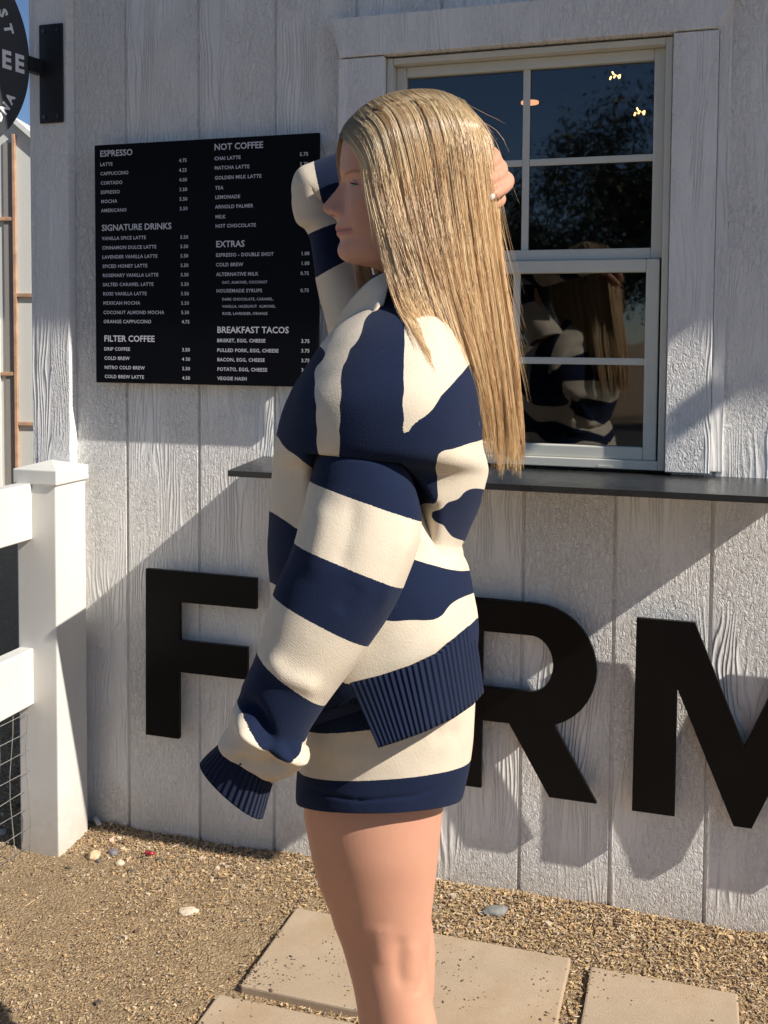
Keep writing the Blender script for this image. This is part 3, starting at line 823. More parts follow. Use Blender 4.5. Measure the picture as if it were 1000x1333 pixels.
# gable end wall facing the camera
b = MB(); b.prism([(gx(-190), 0), (gx(250), 0), (gx(250), gz(330)), (gx(20), gz(132)), (gx(-190), gz(330))], 0.0, 0.03); b.build('panel_wall', M['poly'], gh)
b = MB(); b.prism([(gx(14), gz(128)), (gx(20), gz(126)), (gx(258), gz(332)), (gx(258), gz(340))], -0.05, 3.2); b.build('roof_edge', M['ghtrim'], gh)
b = MB(); b.prism([(gx(14), gz(128)), (gx(20), gz(126)), (gx(-200), gz(332)), (gx(-200), gz(340))], -0.05, 3.2); b.build('roof_edge', M['ghtrim'], gh)
b = MB(); b.box(gx(-190), gx(250), -0.02, 0.02, -0.02, gz(580)); b.build('base_rail', M['ghtrim'], gh)
for px0, px1, m_ in ((21.5, 25.5, 'copper'), (-62, -58, 'copper'), (110, 114, 'copper')):
    b = MB(); b.box(gx(px0), gx(px1), -0.035, -0.002, 0.03, gz(150), 0.004); b.build('stud', M[m_], gh)
b = MB(); b.box(gx(0.5), gx(4.5), -0.05, -0.002, 0.03, gz(372), 0.003); b.build('door_jamb', M['ghtrim'], gh)
b = MB(); b.box(gx(10), gx(21), -0.012, -0.002, 0.03, gz(160)); b.build('inner_post', simple('dark_post', (0.24, 0.22, 0.20), 0.8), gh)  # post in one plain dark grey-brown
for px0, px1, py in ((-58, 21.4, 252), (25.6, 110, 344), (5, 21.4, 440), (25.6, 110, 501)):
    b = MB(); b.box(gx(px0), gx(px1), -0.030, -0.003, gz(py + 2), gz(py - 2.5), 0.003); b.build('crosspiece', M['copper'], gh)

# ------------------------------------------------------------------ trees across the yard (seen mirrored in the window)
def leafmat(name, col):
    b = NB(name)
    c = b.coord()
    f = b.noise(c, 2.5, 2)
    b.set(Base_Color=b.ramp(f, [(0.3, tuple(x * 0.6 for x in col)), (0.7, tuple(x * 1.3 for x in col))]), Roughness=0.6)
    return b.m
M['leaf'] = leafmat('mesquite_leaf', (0.055, 0.065, 0.03))
M['bark'] = simple('grey_bark', (0.14, 0.11, 0.08), 0.95, var=0.4, vscale=14)
def tree(x, y, h, rad, label, seed, n=34000):
    rg = np.random.default_rng(seed)
    t = empty('tree', (x, y, 0)); tag(t, label, 'tree', 'trees across the yard')
    b = MB()
    tips = []
    b.tube([(0, 0, -0.1), (0.05, 0.02, h * 0.18), (0.1, 0.0, h * 0.34)], [0.16, 0.12, 0.09], 8)
    for i in range(9):
        a = i * 2.4 + rg.uniform(0, 0.5); rr = rad * rg.uniform(0.4, 0.85); zz = h * rg.uniform(0.45, 0.88)
        e_ = Vector((rr * math.cos(a), rr * math.sin(a), zz))
        mid = Vector((0.1, 0, h * 0.32)).lerp(e_, 0.5) + Vector((0, 0, 0.15 * h * rg.uniform(-0.3, 0.6)))
        b.tube([(0.1, 0, h * 0.30), mid, e_], [0.06, 0.035, 0.012], 6)
        tips.append(e_); tips.append(mid)
    b.build('trunk', M['bark'], t, True)
    cl = [(tp + Vector(rg.normal(0, 0.22 * rad, 3)), rad * rg.uniform(0.16, 0.34)) for tp in tips for _ in range(3)]
    V, F = [], []
    for i in range(n):
        c0, r0 = cl[int(rg.integers(len(cl)))]
        p = np.array(c0) + rg.normal(0, 1, 3) * r0 * 0.5
        if p[2] < 0.35: continue
        u = rg.normal(0, 1, 3); u /= np.linalg.norm(u); q = np.cross(u, rg.normal(0, 1, 3)); q /= np.linalg.norm(q)
        s = rg.uniform(0.03, 0.07)
        b0 = len(V)
        V += [p - u * s, p + q * s * 0.4, p + u * s, p - q * s * 0.4]
        F.append((b0, b0 + 1, b0 + 2, b0 + 3))
    mesh('crown', V, F, M['leaf'], t)
tree(0.9, -15.5, 6.0, 2.3, 'tall dark tree across the yard, mirrored in the upper right panes', 3)
tree(-2.4, -17.0, 4.0, 2.0, 'low spreading tree across the yard, mirrored left of the tall one', 4, 22000)
tree(5.0, -15.0, 4.6, 2.1, 'bushy tree across the yard, out beyond the tall mirrored tree', 8, 22000)
tree(-6.5, -18.0, 4.0, 2.4, 'round tree across the yard, farthest towards the fence line', 9, 22000)
# ------------------------------------------------------------------ the girl
# local frame: x = along the photo's horizontal, y = away from the camera, z = up; feet at z = 0
GD = 1.32
VD = np.array([-math.sin(YAW), math.cos(YAW)])
UD = np.array([math.cos(YAW), math.sin(YAW)])
GO = CAM[:2] + GD * VD
def P(px, py, v=0.0):
    """real position, in the girl's own frame, of something seen at (px,py) and standing v behind her middle"""
    d = AX @ np.array([px - 500, py - 666.5 + 156.48878, FPX])
    t = (v + GD) / (d[:2] @ VD)
    w_ = CAM + t * d
    return np.array([(w_[:2] - GO) @ UD, v, w_[2]])
def unP(p):
    p = np.atleast_2d(p)
    wxy = GO + p[:, :1] * UD + p[:, 1:2] * VD
    d = np.column_stack([wxy, p[:, 2]]) - CAM
    c = d @ AX
    return np.column_stack([500 + c[:, 0] / c[:, 2] * FPX, 666.5 - 156.48878 + c[:, 1] / c[:, 2] * FPX])
PXM = GD / FPX      # metres per photo pixel at her middle

def cr_interp(A, n):
    """Catmull-Rom resampling of rows, n samples per span; returns rows and parameter"""
    A = np.asarray(A, float); out, par = [], []
    m = len(A)
    for i in range(m - 1):
        p0 = A[max(i - 1, 0)] if i > 0 else 2 * A[0] - A[1]
        p1, p2 = A[i], A[i + 1]
        p3 = A[i + 2] if i + 2 < m else 2 * A[-1] - A[-2]
        for k in range(n):
            t = k / n
            out.append(0.5 * ((2 * p1) + (-p0 + p2) * t + (2 * p0 - 5 * p1 + 4 * p2 - p3) * t * t + (-p0 + 3 * p1 - 3 * p2 + p3) * t ** 3)); par.append(i + t)
    out.append(A[-1]); par.append(m - 1.0)
    return np.array(out), np.array(par)

def loft(rings, nper=10, nseg=64, ex=2.2, tvals=None, caps=(False, False), n_off=None):
    """rings: rows (Lx,Ly,Rx,Ry,v0,hd,sag_px): the ring's left and right edge as seen in the photo, its depth centre,
    half depth, and how far its near side sags. Returns verts (rows x seg), faces, t per vertex, u per vertex"""
    Rw, par = cr_interp(rings, nper)
    tv = np.interp(par, np.arange(len(rings)), tvals if tvals is not None else np.arange(len(rings)))
    th = np.linspace(0, 2 * np.pi, nseg, endpoint=False)
    c, s = np.cos(th), np.sin(th)
    cs = np.sign(c) * np.abs(c) ** (2 / ex); sn = np.sign(s) * np.abs(s) ** (2 / ex)
    V, T, U = [], [], []
    for row, t in zip(Rw, tv):
        L, Rr = P(row[0], row[1], row[4]), P(row[2], row[3], row[4])
        C, a = (L + Rr) / 2, (Rr - L) / 2
        nearp = P((row[0] + row[2]) / 2, (row[1] + row[3]) / 2 + row[6], row[4] - row[5])
        lift = np.array([0, 0, (nearp[2] - C[2])]) * (1.0 if abs(nearp[2] - C[2]) < 0.12 else 0.12 / abs(nearp[2] - C[2]))
        pts = C + np.outer(cs, a) + np.outer(sn, [0, -row[5], 0]) + np.outer(np.where(s > 0, s, 0.5 * s), lift)
        V.append(pts); T.append(np.full(nseg, t)); U.append(th / (2 * np.pi))
    V = np.concatenate(V); T = np.concatenate(T); U = np.concatenate(U)
    nr = len(Rw)
    F = []
    for i in range(nr - 1):
        for k in range(nseg):
            k2 = (k + 1) % nseg
            F.append((i * nseg + k, i * nseg + k2, (i + 1) * nseg + k2, (i + 1) * nseg + k))
    if caps[0]: F.append(tuple(range(nseg))[::-1])
    if caps[1]: F.append(tuple((nr - 1) * nseg + k for k in range(nseg)))
    return V, F, T, U, (nr, nseg)

def vnormals(V, F):
    V = np.asarray(V); N = np.zeros_like(V)
    Q = np.array([f for f in F if len(f) == 4])
    n = np.cross(V[Q[:, 2]] - V[Q[:, 0]], V[Q[:, 3]] - V[Q[:, 1]])
    for k in range(4): np.add.at(N, Q[:, k], n)
    return N / np.maximum(np.linalg.norm(N, axis=1, keepdims=True), 1e-12)

def wrinkle(V, F, amp, scale, seed, aniso=(1, 1, 1)):
    N = vnormals(V, F)
    d = np.array([mnoise.noise(Vector((p[0] * scale * aniso[0] + seed, p[1] * scale * aniso[1], p[2] * scale * aniso[2]))) + 0.5 * mnoise.noise(Vector((p[0] * scale * 2.3 + seed, p[1] * 2.3 * scale, p[2] * scale * 2.3))) for p in V])
    return V + N * (d * amp)[:, None]
def folds(V, F, lines):
    """push or pull the surface along traced fold lines: (polyline px, amplitude m, width px, only near side)"""
    N = vnormals(V, F); q = unP(V); amp = np.zeros(len(V))
    for pl, a, wd in lines:
        pl = np.array(pl, float); dmin = np.full(len(V), 1e9); tt = np.zeros(len(V))
        L = 0; tot = sum(np.linalg.norm(pl[i + 1] - pl[i]) for i in range(len(pl) - 1))
        for i in range(len(pl) - 1):
            A, B = pl[i], pl[i + 1]; ab = B - A; l2 = ab @ ab
            k = np.clip(((q - A) @ ab) / l2, 0, 1)
            d = np.linalg.norm(q - (A + k[:, None] * ab), axis=1)
            m = d < dmin; dmin[m] = d[m]; tt[m] = (L + k[m] * math.sqrt(l2)) / tot
            L += math.sqrt(l2)
        taper = np.clip(np.minimum(tt, 1 - tt) * 5, 0.15, 1)
        amp += a * np.exp(-(dmin / wd) ** 2) * taper
    near = (N[:, 1] < 0.25)
    return V + N * (amp * near)[:, None]

def cloth(name, V, F, T, U, mat, parent, thick=0.0, tname='band'):
    me = bpy.data.meshes.new(name)
    me.from_pydata(np.asarray(V).tolist(), [], F)
    me.materials.append(mat)
    at = me.attributes.new(tname, 'FLOAT', 'POINT'); at.data.foreach_set('value', np.asarray(T, np.float32))
    au = me.attributes.new('around', 'FLOAT', 'POINT'); au.data.foreach_set('value', np.asarray(np.where(U > 0.5, 1 - U, U), np.float32))
    me.polygons.foreach_set('use_smooth', [True] * len(me.polygons))
    me.update()
    o = bpy.data.objects.new(name, me); COL.objects.link(o); o.parent = parent
    if thick:
        md = o.modifiers.new('thickness', 'SOLIDIFY'); md.thickness = thick; md.offset = -1
    return o

NAVY = (0.0085, 0.0155, 0.044); CREAM = (0.70, 0.61, 0.48)
def knit(name, first_navy=True, rib=0, plain=None):
    b = NB(name)
    c = b.coord()
    t = b.n('ShaderNodeAttribute', attribute_name='band').outputs['Fac']
    ar = b.n('ShaderNodeAttribute', attribute_name='around').outputs['Fac']
    zig = b.math('MULTIPLY', b.math('SUBTRACT', b.noise(c, 520, 1), 0.5), 0.022)
    m = b.math('FLOORED_MODULO', b.math('ADD', t, zig), 2.0)
    sel = b.math('GREATER_THAN', m, 1.0)
    n1, n2 = (NAVY, CREAM) if first_navy else (CREAM, NAVY)
    col = b.mix(sel, n1, n2) if plain is None else None
    f = b.noise(c, 30, 4, 0.65)
    if plain is not None:
        rgb = b.n('ShaderNodeRGB'); rgb.outputs[0].default_value = (*plain, 1); col = rgb.outputs[0]
    col = b.mix(b.math('MULTIPLY', f, 0.30), col, b.mix(0.72, col, (0, 0, 0)), 'MIX')
    lint = b.ramp(b.n('ShaderNodeTexVoronoi', i_Vector=c, i_Scale=55).outputs[0], [(0.012, (1, 1, 1)), (0.03, (0, 0, 0))])
    col = b.mix(b.math('MULTIPLY', lint, 0.25), col, (0.45, 0.45, 0.45))
    b.set(Base_Color=col, Roughness=0.92)
    b.p.inputs['Specular IOR Level'].default_value = 0.12
    b.p.inputs['Sheen Weight'].default_value = 0.05; b.p.inputs['Sheen Roughness'].default_value = 0.6
    b.p.inputs['Sheen Tint'].default_value = (0.6, 0.65, 0.8, 1)
    # knitted loops: fine columns and rows, plus fuzz
    xyz = b.n('ShaderNodeSeparateXYZ', i_0=c)
    wz = b.math('SINE', b.math('MULTIPLY', xyz.outputs[2], 2 * math.pi / 0.0032))
    wx = b.math('SINE', b.math('MULTIPLY', b.math('ADD', xyz.outputs[0], xyz.outputs[1]), 2 * math.pi / 0.0036))
    h = b.math('ADD', b.math('MULTIPLY', b.math('MULTIPLY', wz, wx), 0.10), b.noise(c, 420, 3, 0.7))
    nr = b.bump(h, 0.5, 0.0012)
    if rib:
        rb = b.math('SINE', b.math('MULTIPLY', ar, 2 * math.pi * rib))
        nr = b.bump(rb, 0.9, 0.0022, nr)
    b.set(Normal=nr)
    return b.m
M['knit_body'] = knit('striped_knit')
M['knit_rib_hem'] = knit('navy_rib_knit', rib=100, plain=NAVY)
M['knit_rib_cuff'] = knit('navy_cuff_knit', rib=38, plain=NAVY)
M['knit_cream'] = knit('cream_knit', plain=CREAM)
M['knit_navy'] = knit('navy_knit', plain=NAVY)

# ---------------- body: one continuous skin surface
parts = []          # (verts, faces)
def add_part(V, F): parts.append((np.asarray(V, float), F))
def tube_part(pts, rad, n=14):
    """closed tapered tube through local points"""
    A, par = cr_interp(np.column_stack([np.array(pts), rad]), 8)
    V, F = [], []
    prev = None
    for i in range(len(A)):
        d = A[min(i + 1, len(A) - 1), :3] - A[max(i - 1, 0), :3]; d /= np.linalg.norm(d)
        a = prev if prev is not None else np.cross(d, [0.3, 0.2, 0.93])
        a = a - d * (a @ d); a /= np.linalg.norm(a); prev = a
        b_ = np.cross(d, a)
        r = A[i, 3]
        if i in (0, len(A) - 1): r *= 0.55
        th = np.arange(n) * 2 * np.pi / n
        V.append(A[i, :3] + r * (np.outer(np.cos(th), a) + np.outer(np.sin(th), b_)))
    V = np.concatenate(V); m = len(A)
    for i in range(m - 1):
        for k in range(n): F.append((i * n + k, i * n + (k + 1) % n, (i + 1) * n + (k + 1) % n, (i + 1) * n + k))
    F.append(tuple(range(n))[::-1]); F.append(tuple((m - 1) * n + k for k in range(n)))
    add_part(V, F)

# head: horizontal slices, front edge and back edge traced from the profile
PY = np.array([121, 123, 128, 136, 150, 168, 185, 200, 210, 222, 232, 238, 245, 252, 260, 266, 270, 274, 278, 282, 285, 288, 292, 296, 299, 301, 303, 306, 309, 311.5, 315, 320, 325, 330, 335, 340, 344, 348, 353, 360, 372, 390, 410])
base_f = np.interp(PY, [121, 123, 128, 136, 150, 168, 185, 200, 210, 222, 232, 238, 250, 262, 275, 285, 288, 299, 309, 311.5, 315, 320, 325, 330, 335, 340, 344, 348, 353, 360, 372, 390, 410],
                   [522, 512, 498, 482, 465, 452, 446, 444, 443, 443.3, 444.3, 446, 447.5, 447.5, 444, 440.5, 440, 441, 442.5, 443.5, 443, 440.5, 439, 439.5, 442, 448, 460, 482, 496, 500, 501, 496, 490])
nose = {232: 0, 238: 3, 245: 8, 252: 14.2, 260: 21, 266: 25.3, 270: 26.2, 274: 24.0, 278: 18.5, 282: 10.5, 285: 4.5, 288: 1.0, 292: 0}
nose_f = np.interp(PY, list(nose), list(nose.values()), left=0, right=0)
lip = {288: 0, 292: 2.0, 296: 4.3, 299: 4.6, 301: 2.0, 303: 3.6, 306: 4.4, 309: 2.2, 312: 0.2}
lip_f = np.interp(PY, list(lip), list(lip.values()), left=0, right=0)
back = np.interp(PY, [121, 123, 128, 136, 150, 168, 185, 200, 225, 250, 275, 295, 315, 335, 350, 370, 390, 410], [550, 562, 580, 598, 616, 627, 631, 632, 629, 621, 607, 592, 580, 573, 571, 572, 578, 590])
wid = np.interp(PY, [121, 123, 128, 136, 150, 168, 185, 200, 225, 250, 275, 295, 310, 325, 337, 344, 350, 360, 372, 390, 410], [8, 22, 37, 50, 61, 68, 71, 72, 71, 69, 65, 60, 56, 51, 48, 47, 48, 49, 50, 54, 62]) * 1e-3
fwid = np.interp(PY, [121, 150, 185, 225, 250, 275, 295, 310, 325, 335, 342, 350, 372, 410], [40, 62, 66, 65, 63, 58, 51, 45, 37, 30, 24, 30, 42, 60]) * 1e-3
nhead = 2
rowsA, parA = cr_interp(np.column_stack([PY, base_f, nose_f, lip_f, back, wid, fwid]), nhead)
rowsA[:, 0] = np.where(rowsA[:, 0] < 200, 200 - (200 - rowsA[:, 0]) * 0.87, rowsA[:, 0])   # skull a little lower than the hair over it
rowsA[:, 5] *= 0.95
rowsA = rowsA[::-1]
na, nb_ = 90, 40
phi = np.concatenate([np.linspace(-1, 1, na) ** 3 * 0.35 * math.pi * 0.5 + np.linspace(-1, 1, na) * 0.65 * math.pi * 0.5, np.linspace(math.pi / 2, 3 * math.pi / 2, nb_ + 2)[1:-1]])
HV = []
LH = lambda py: P(500, py, 0)[2]
eye_c = P(459, 241, -0.031)
for row in rowsA:
    py, bf, nf, lf, bk, wd, fw = row
    uf = P(bf, py, 0)[0]; ub = P(bk, py, 0)[0]; z = LH(py)
    uc = uf + (ub - uf) * 0.52
    for f in phi:
        cf, sf = math.cos(f), math.sin(f)
        if cf >= 0:   # front half
            e = np.interp(py, [232, 262, 290, 330, 345], [2.2, 2.0, 1.75, 1.8, 2.1])
            c2 = abs(cf) ** (2 / e); s2 = math.copysign(abs(sf) ** (2 / e), sf)
            u = uc - (uc - uf) * c2
            # cheeks and jaw: narrower in front, reaching full width at the ears
            ww = fw + (wd - fw) * (1 - c2) ** 0.8
            v = ww * s2
        else:
            u = uc + (ub - uc) * abs(cf) ** 0.95; v = wd * sf
        if cf > 0:
            # nose: bridge narrow, wings wide
            sg = np.interp(py, [232, 245, 258, 268, 276, 283, 290], [0.0060, 0.0062, 0.0070, 0.0088, 0.0098, 0.0095, 0.009])
            u -= nf * PXM * math.exp(-abs(v / sg) ** 2.2)
            u -= lf * PXM * math.exp(-(v / 0.019) ** 2)
            # wing of the nose
            u -= 0.0095 * math.exp(-((abs(v) - 0.0122) / 0.0042) ** 2 - ((py - 276) / 5.0) ** 2)
            u += 0.0042 * math.exp(-((abs(v) - 0.0172) / 0.0026) ** 2 - ((py - 275) / 6.5) ** 2)
            # nostril
            u += 0.0030 * math.exp(-((abs(v) - 0.0065) / 0.0026) ** 2 - ((py - 281.5) / 2.0) ** 2)
            # eye socket, brow ridge, cheekbone
            ev = abs(v) - 0.031
            u += 0.0050 * math.exp(-(ev / 0.013) ** 2 - ((py - 241) / 8.5) ** 2)
            u += 0.0040 * math.exp(-((abs(v) - 0.014) / 0.006) ** 2 - ((py - 243) / 9) ** 2)
            u -= 0.0028 * math.exp(-((abs(v) - 0.026) / 0.018) ** 2 - ((py - 226) / 6) ** 2)
            u -= 0.0045 * math.exp(-((abs(v) - 0.042) / 0.016) ** 2 - ((py - 268) / 15) ** 2)
            # lids
            u -= 0.0012 * math.exp(-(ev / 0.014) ** 2 - ((py - 231) / 2.3) ** 2)
            # corner of the smiling mouth, smile fold, parting of the lips, chin
            u += 0.0024 * math.exp(-((abs(v) - 0.029) / 0.004) ** 2 - ((py - 298.5) / 4.5) ** 2)
            u -= 0.0020 * math.exp(-((abs(v) - 0.036) / 0.006) ** 2 - ((py - 295) / 9) ** 2)
            u += 0.0014 * math.exp(-((py - (301.5 - abs(v) * 105)) / 1.1) ** 2) * (1 if abs(v) < 0.029 else 0)
        HV.append((u, v, z))
HV = np.array(HV); ns = len(phi); nr = len(rowsA)
HF = [(i * ns + k, i * ns + (k + 1) % ns, (i + 1) * ns + (k + 1) % ns, (i + 1) * ns + k) for i in range(nr - 1) for k in range(ns)]
HF.append(tuple(range(ns))[::-1]); HF.append(tuple((nr - 1) * ns + k for k in range(ns)))
add_part(HV, HF)
# ear (near side, under the hair)
for sg in (-1, 1):
    tube_part([P(548, 262, 0.070 * sg), P(556, 240, 0.075 * sg), P(566, 236, 0.076 * sg), P(566, 255, 0.074 * sg), P(553, 282, 0.066 * sg)], [0.006, 0.007, 0.007, 0.007, 0.006])
# trunk, hidden by the clothes
V, F, *_ = loft([(492, 372, 568, 372, 0, .048, 0), (486, 400, 580, 398, 0, .062, 0), (458, 440, 590, 430, 0, .135, 0), (430, 480, 596, 480, 0, .165, 0), (405, 540, 596, 545, 0, .150, 0), (395, 620, 585, 630, 0, .135, 0),
                 (402, 720, 570, 730, 0, .120, 0), (412, 800, 585, 800, 0, .120, 0), (416, 880, 590, 880, 0, .128, 0), (414, 960, 592, 960, 0, .128, 0), (430, 1000, 575, 1000, 0, .10, 0)], 6, 40, 2.2, caps=(True, True))
add_part(V, [tuple(f) for f in F])
LEG = [(408, 930, 590, 930, 0, .066, 0), (400, 1000, 586, 1000, 0, .074, 0), (395.5, 1052, 577, 1052, 0, .080, 0), (405, 1110, 571, 1112, 0, .079, 0), (415.5, 1152, 566, 1154, 0, .071, 0), (432, 1190, 561.5, 1196, 0, .062, 0),
       (444.5, 1219, 560, 1222, 0, .057, 0), (451, 1250, 558, 1258, 0, .054, 0), (461, 1290, 561, 1295, 0, .053, 0), (468, 1340, 570, 1340, 0, .053, 0), (472, 1420, 572, 1425, 0, .052, 0), (482, 1560, 552, 1560, 0, .040, 0), (487, 1660, 540, 1660, 0, .035, 0), (478, 1725, 548, 1725, 0, .038, 0), (470, 1750, 552, 1750, 0, .040, 0)]
for v0, du in ((-.074, 0.0), (.070, -0.004)):
    V, F, *_ = loft([(a, b_, c_ + (14 * math.exp(-((b_ - 1290) / 70) ** 2) if v0 > 0 else 0), d_, -.074, hd, s_ + 14) for a, b_, c_, d_, _, hd, s_ in LEG], 6, 72, 2.0, caps=(True, True))
    if v0 < 0: V = folds(V, F, [([(523, 1215), (519, 1255), (523, 1292)], -0.0028, 8), ([(553, 1225), (553, 1265), (546, 1290), (528, 1296)], -0.0015, 4), ([(538, 1225), (537, 1280)], 0.0018, 9), ([(500, 1200), (498, 1260)], 0.002, 10)])
    V = V + np.array([du, v0 + .074, 0])
    # kneecap and calf modelling
    q = unP(V)
    V[:, 0] -= 0.004 * np.exp(-((q[:, 1] - 1215) / 22) ** 2) * (V[:, 0] < P(500, 1215, -.074)[0] + du)
    add_part(V, F)
    zb = V[:, 2].min()
    h0 = P(512, 1735, -.074); x0 = h0[0] + du
    tube_part([(x0 + 0.030, v0, zb + 0.045), (x0 - 0.02, v0, zb + 0.045), (x0 - 0.09, v0 - 0.005, zb + 0.032), (x0 - 0.150, v0 - 0.008, zb + 0.022), (x0 - 0.175, v0 - 0.008, zb + 0.018)], [0.034, 0.040, 0.036, 0.030, 0.020], 16)
ZB = zb
# arms
tube_part([P(515, 450, -.09), P(485, 530, -.135), P(462, 640, -.180), P(430, 780, -.205), P(390, 880, -.205), P(340, 985, -.195), P(326, 1012, -.19)], [0.042, 0.040, 0.038, 0.036, 0.034, 0.026, 0.026])
tube_part([P(505, 445, .09), P(466, 405, .150), P(445, 340, .176), P(428, 262, .174), P(470, 234, .17), P(540, 226, .16), P(612, 226, .135)], [0.038, 0.036, 0.030, 0.028, 0.028, 0.026, 0.024])
# left hand, drawn up into the cuff: palm, four curled fingers and thumb; one fingertip shows below the rib
tube_part([P(330, 995, -.19), P(320, 1010, -.19), P(314, 1024, -.19)], [0.024, 0.029, 0.026])
for j, (kx, ky, tx, ty, vv, tv_) in enumerate([(306, 1030, 303, 1046, -.165, -.168), (313, 1036, 314, 1053, -.178, -.18), (321, 1040, 326, 1060, -.193, -.20), (322, 1030, 336, 1054, -.203, -.210)]):
    tube_part([P(kx - 6, ky - 9, vv), P((kx + tx) / 2 - 5, (ky + ty) / 2 - 8, vv - .002), P(tx - 4, ty - 8, tv_)], [0.0085, 0.0078, 0.0062], 10)
tube_part([P(326, 1002, -.178), P(329, 1016, -.178), P(324, 1028, -.18)], [0.011, 0.010, 0.008], 10)
# right hand behind the head, fingers folded over the gathered hair
tube_part([P(600, 226, .135), P(622, 222, .115), P(632, 226, .085)], [0.026, 0.034, 0.032])
FING = [((628, 196, .080), (641, 200, .045), (643, 209, .005), (630, 216, -.030), 0.0088),
        ((634, 210, .078), (650, 216, .042), (650, 227, .000), (632, 236, -.040), 0.0094),
        ((638, 226, .076), (659, 233, .040), (656, 243, .000), (640, 255, -.042), 0.0096),
        ((634, 242, .080), (648, 254, .050), (650, 262, .015), (634, 270, -.020), 0.0080)]
for f in FING:
    tube_part([P(*f[0]), P(*f[1]), P(*f[2]), P(*f[3])], [f[4] * 1.1, f[4] * 1.05, f[4], f[4] * 0.78], 12)
tube_part([P(606, 205, .10), P(618, 190, .06), P(624, 186, .02)], [0.012, 0.011, 0.008], 10)

allV, allF, off = [], [], 0
for V, F in parts:
    allV.append(V); allF += [tuple(i + off for i in f) for f in F]; off += len(V)
allV = np.concatenate(allV)
me = bpy.data.meshes.new('person_raw'); me.from_pydata(allV.tolist(), [], allF); me.update()
tmp = bpy.data.objects.new('tmp_body', me); COL.objects.link(tmp)
bmt = bmesh.new(); bmt.from_mesh(me); bmesh.ops.recalc_face_normals(bmt, faces=bmt.faces[:]); bmt.to_mesh(me); bmt.free()
rm = tmp.modifiers.new('r', 'REMESH'); rm.mode = 'VOXEL'; rm.voxel_size = 0.0022; rm.use_smooth_shade = True
sm = tmp.modifiers.new('s', 'SMOOTH'); sm.factor = 0.5; sm.iterations = 5
dg = bpy.context.evaluated_depsgraph_get()
body = bpy.data.meshes.new_from_object(tmp.evaluated_get(dg))
bpy.data.objects.remove(tmp)
body.name = 'person'
person = bpy.data.objects.new('person', body); COL.objects.link(person)
person.location = (GO[0], GO[1], 0); person.rotation_euler = (0, 0, YAW)
tag(person, 'girl in navy and cream striped knit set holding back long blonde hair', 'person')
nv = len(body.vertices); co = np.empty(nv * 3); body.vertices.foreach_get('co', co); co = co.reshape(-1, 3)
q = unP(co); face = (co[:, 2] > P(500, 350)[2]) & (q[:, 0] < 520)
skin = np.tile(np.array([0.60, 0.315, 0.21]), (nv, 1))
def blend(mask, c): skin[:] = skin * (1 - mask[:, None]) + np.array(c) * mask[:, None]
sstep = lambda a, b, x: np.clip((x - a) / (b - a), 0, 1) ** 2 * (3 - 2 * np.clip((x - a) / (b - a), 0, 1))
av = np.abs(co[:, 1])
# lips
lipm = face * (1 - sstep(0.026, 0.031, av)) * (sstep(293.5, 296.5, q[:, 1] - av * 60)) * (1 - sstep(307, 310, q[:, 1] + av * 170)) * (q[:, 0] < 466)
blend(lipm * 0.9, (0.52, 0.16, 0.14))
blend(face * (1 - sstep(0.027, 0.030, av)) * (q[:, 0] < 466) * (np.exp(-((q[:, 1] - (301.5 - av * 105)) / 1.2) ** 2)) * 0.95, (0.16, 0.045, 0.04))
# a little colour in cheek and nose
blend(face * 0.35 * np.exp(-((q[:, 1] - 270) / 18) ** 2 - ((q[:, 0] - 468) / 16) ** 2), (0.58, 0.27, 0.20))
blend(face * 0.3 * np.exp(-((q[:, 1] - 272) / 9) ** 2 - ((q[:, 0] - 424) / 10) ** 2), (0.58, 0.26, 0.19))
blend(face * 0.75 * np.exp(-((q[:, 1] - 280.5) / 2.0) ** 2 - ((q[:, 0] - 432.5) / 3.2) ** 2), (0.10, 0.03, 0.02))  # shade of the nostril hole painted in as a dark red spot
# eyebrow
bl_ = np.exp(-((q[:, 1] - np.interp(q[:, 0], [448, 459, 470, 482], [227.5, 222.5, 222.5, 226])) / 1.9) ** 2) * sstep(447, 451, q[:, 0]) * (1 - sstep(476, 484, q[:, 0]))
blend(face * (co[:, 2] > P(500, 236)[2]) * bl_ * 0.9, (0.17, 0.095, 0.055))
# scalp under the hair
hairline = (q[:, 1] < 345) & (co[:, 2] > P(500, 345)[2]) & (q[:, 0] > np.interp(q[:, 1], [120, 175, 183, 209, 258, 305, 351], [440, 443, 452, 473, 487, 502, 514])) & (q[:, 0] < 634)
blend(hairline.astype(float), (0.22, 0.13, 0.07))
# knees and hands slightly redder
blend(0.35 * np.exp(-((q[:, 1] - 1222) / 26) ** 2) * (co[:, 2] < 0.7), (0.56, 0.29, 0.20))
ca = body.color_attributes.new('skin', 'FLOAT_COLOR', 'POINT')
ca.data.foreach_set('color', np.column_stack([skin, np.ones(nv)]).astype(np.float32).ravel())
b = NB('skin')
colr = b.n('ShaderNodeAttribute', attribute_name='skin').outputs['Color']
c = b.coord()
mot = b.noise(c, 55, 5, 0.7)
colr = b.mix(b.math('MULTIPLY', mot, 0.42), colr, b.mix(0.5, colr, (0.42, 0.18, 0.12)))
colr = b.mix(b.ramp(b.noise(c, 11, 3, 0.6), [(0.45, (0, 0, 0)), (0.7, (0.30, 0.30, 0.30))]), colr, (0.50, 0.235, 0.17))
freck = b.ramp(b.n('ShaderNodeTexVoronoi', i_Vector=c, i_Scale=42).outputs[0], [(0.03, (0.5, 0.5, 0.5)), (0.06, (0, 0, 0))])
colr = b.mix(freck, colr, (0.30, 0.14, 0.08))
b.set(Base_Color=colr, Roughness=b.math('ADD', b.math('MULTIPLY', mot, 0.25), 0.34))
b.p.inputs['Specular IOR Level'].default_value = 0.35
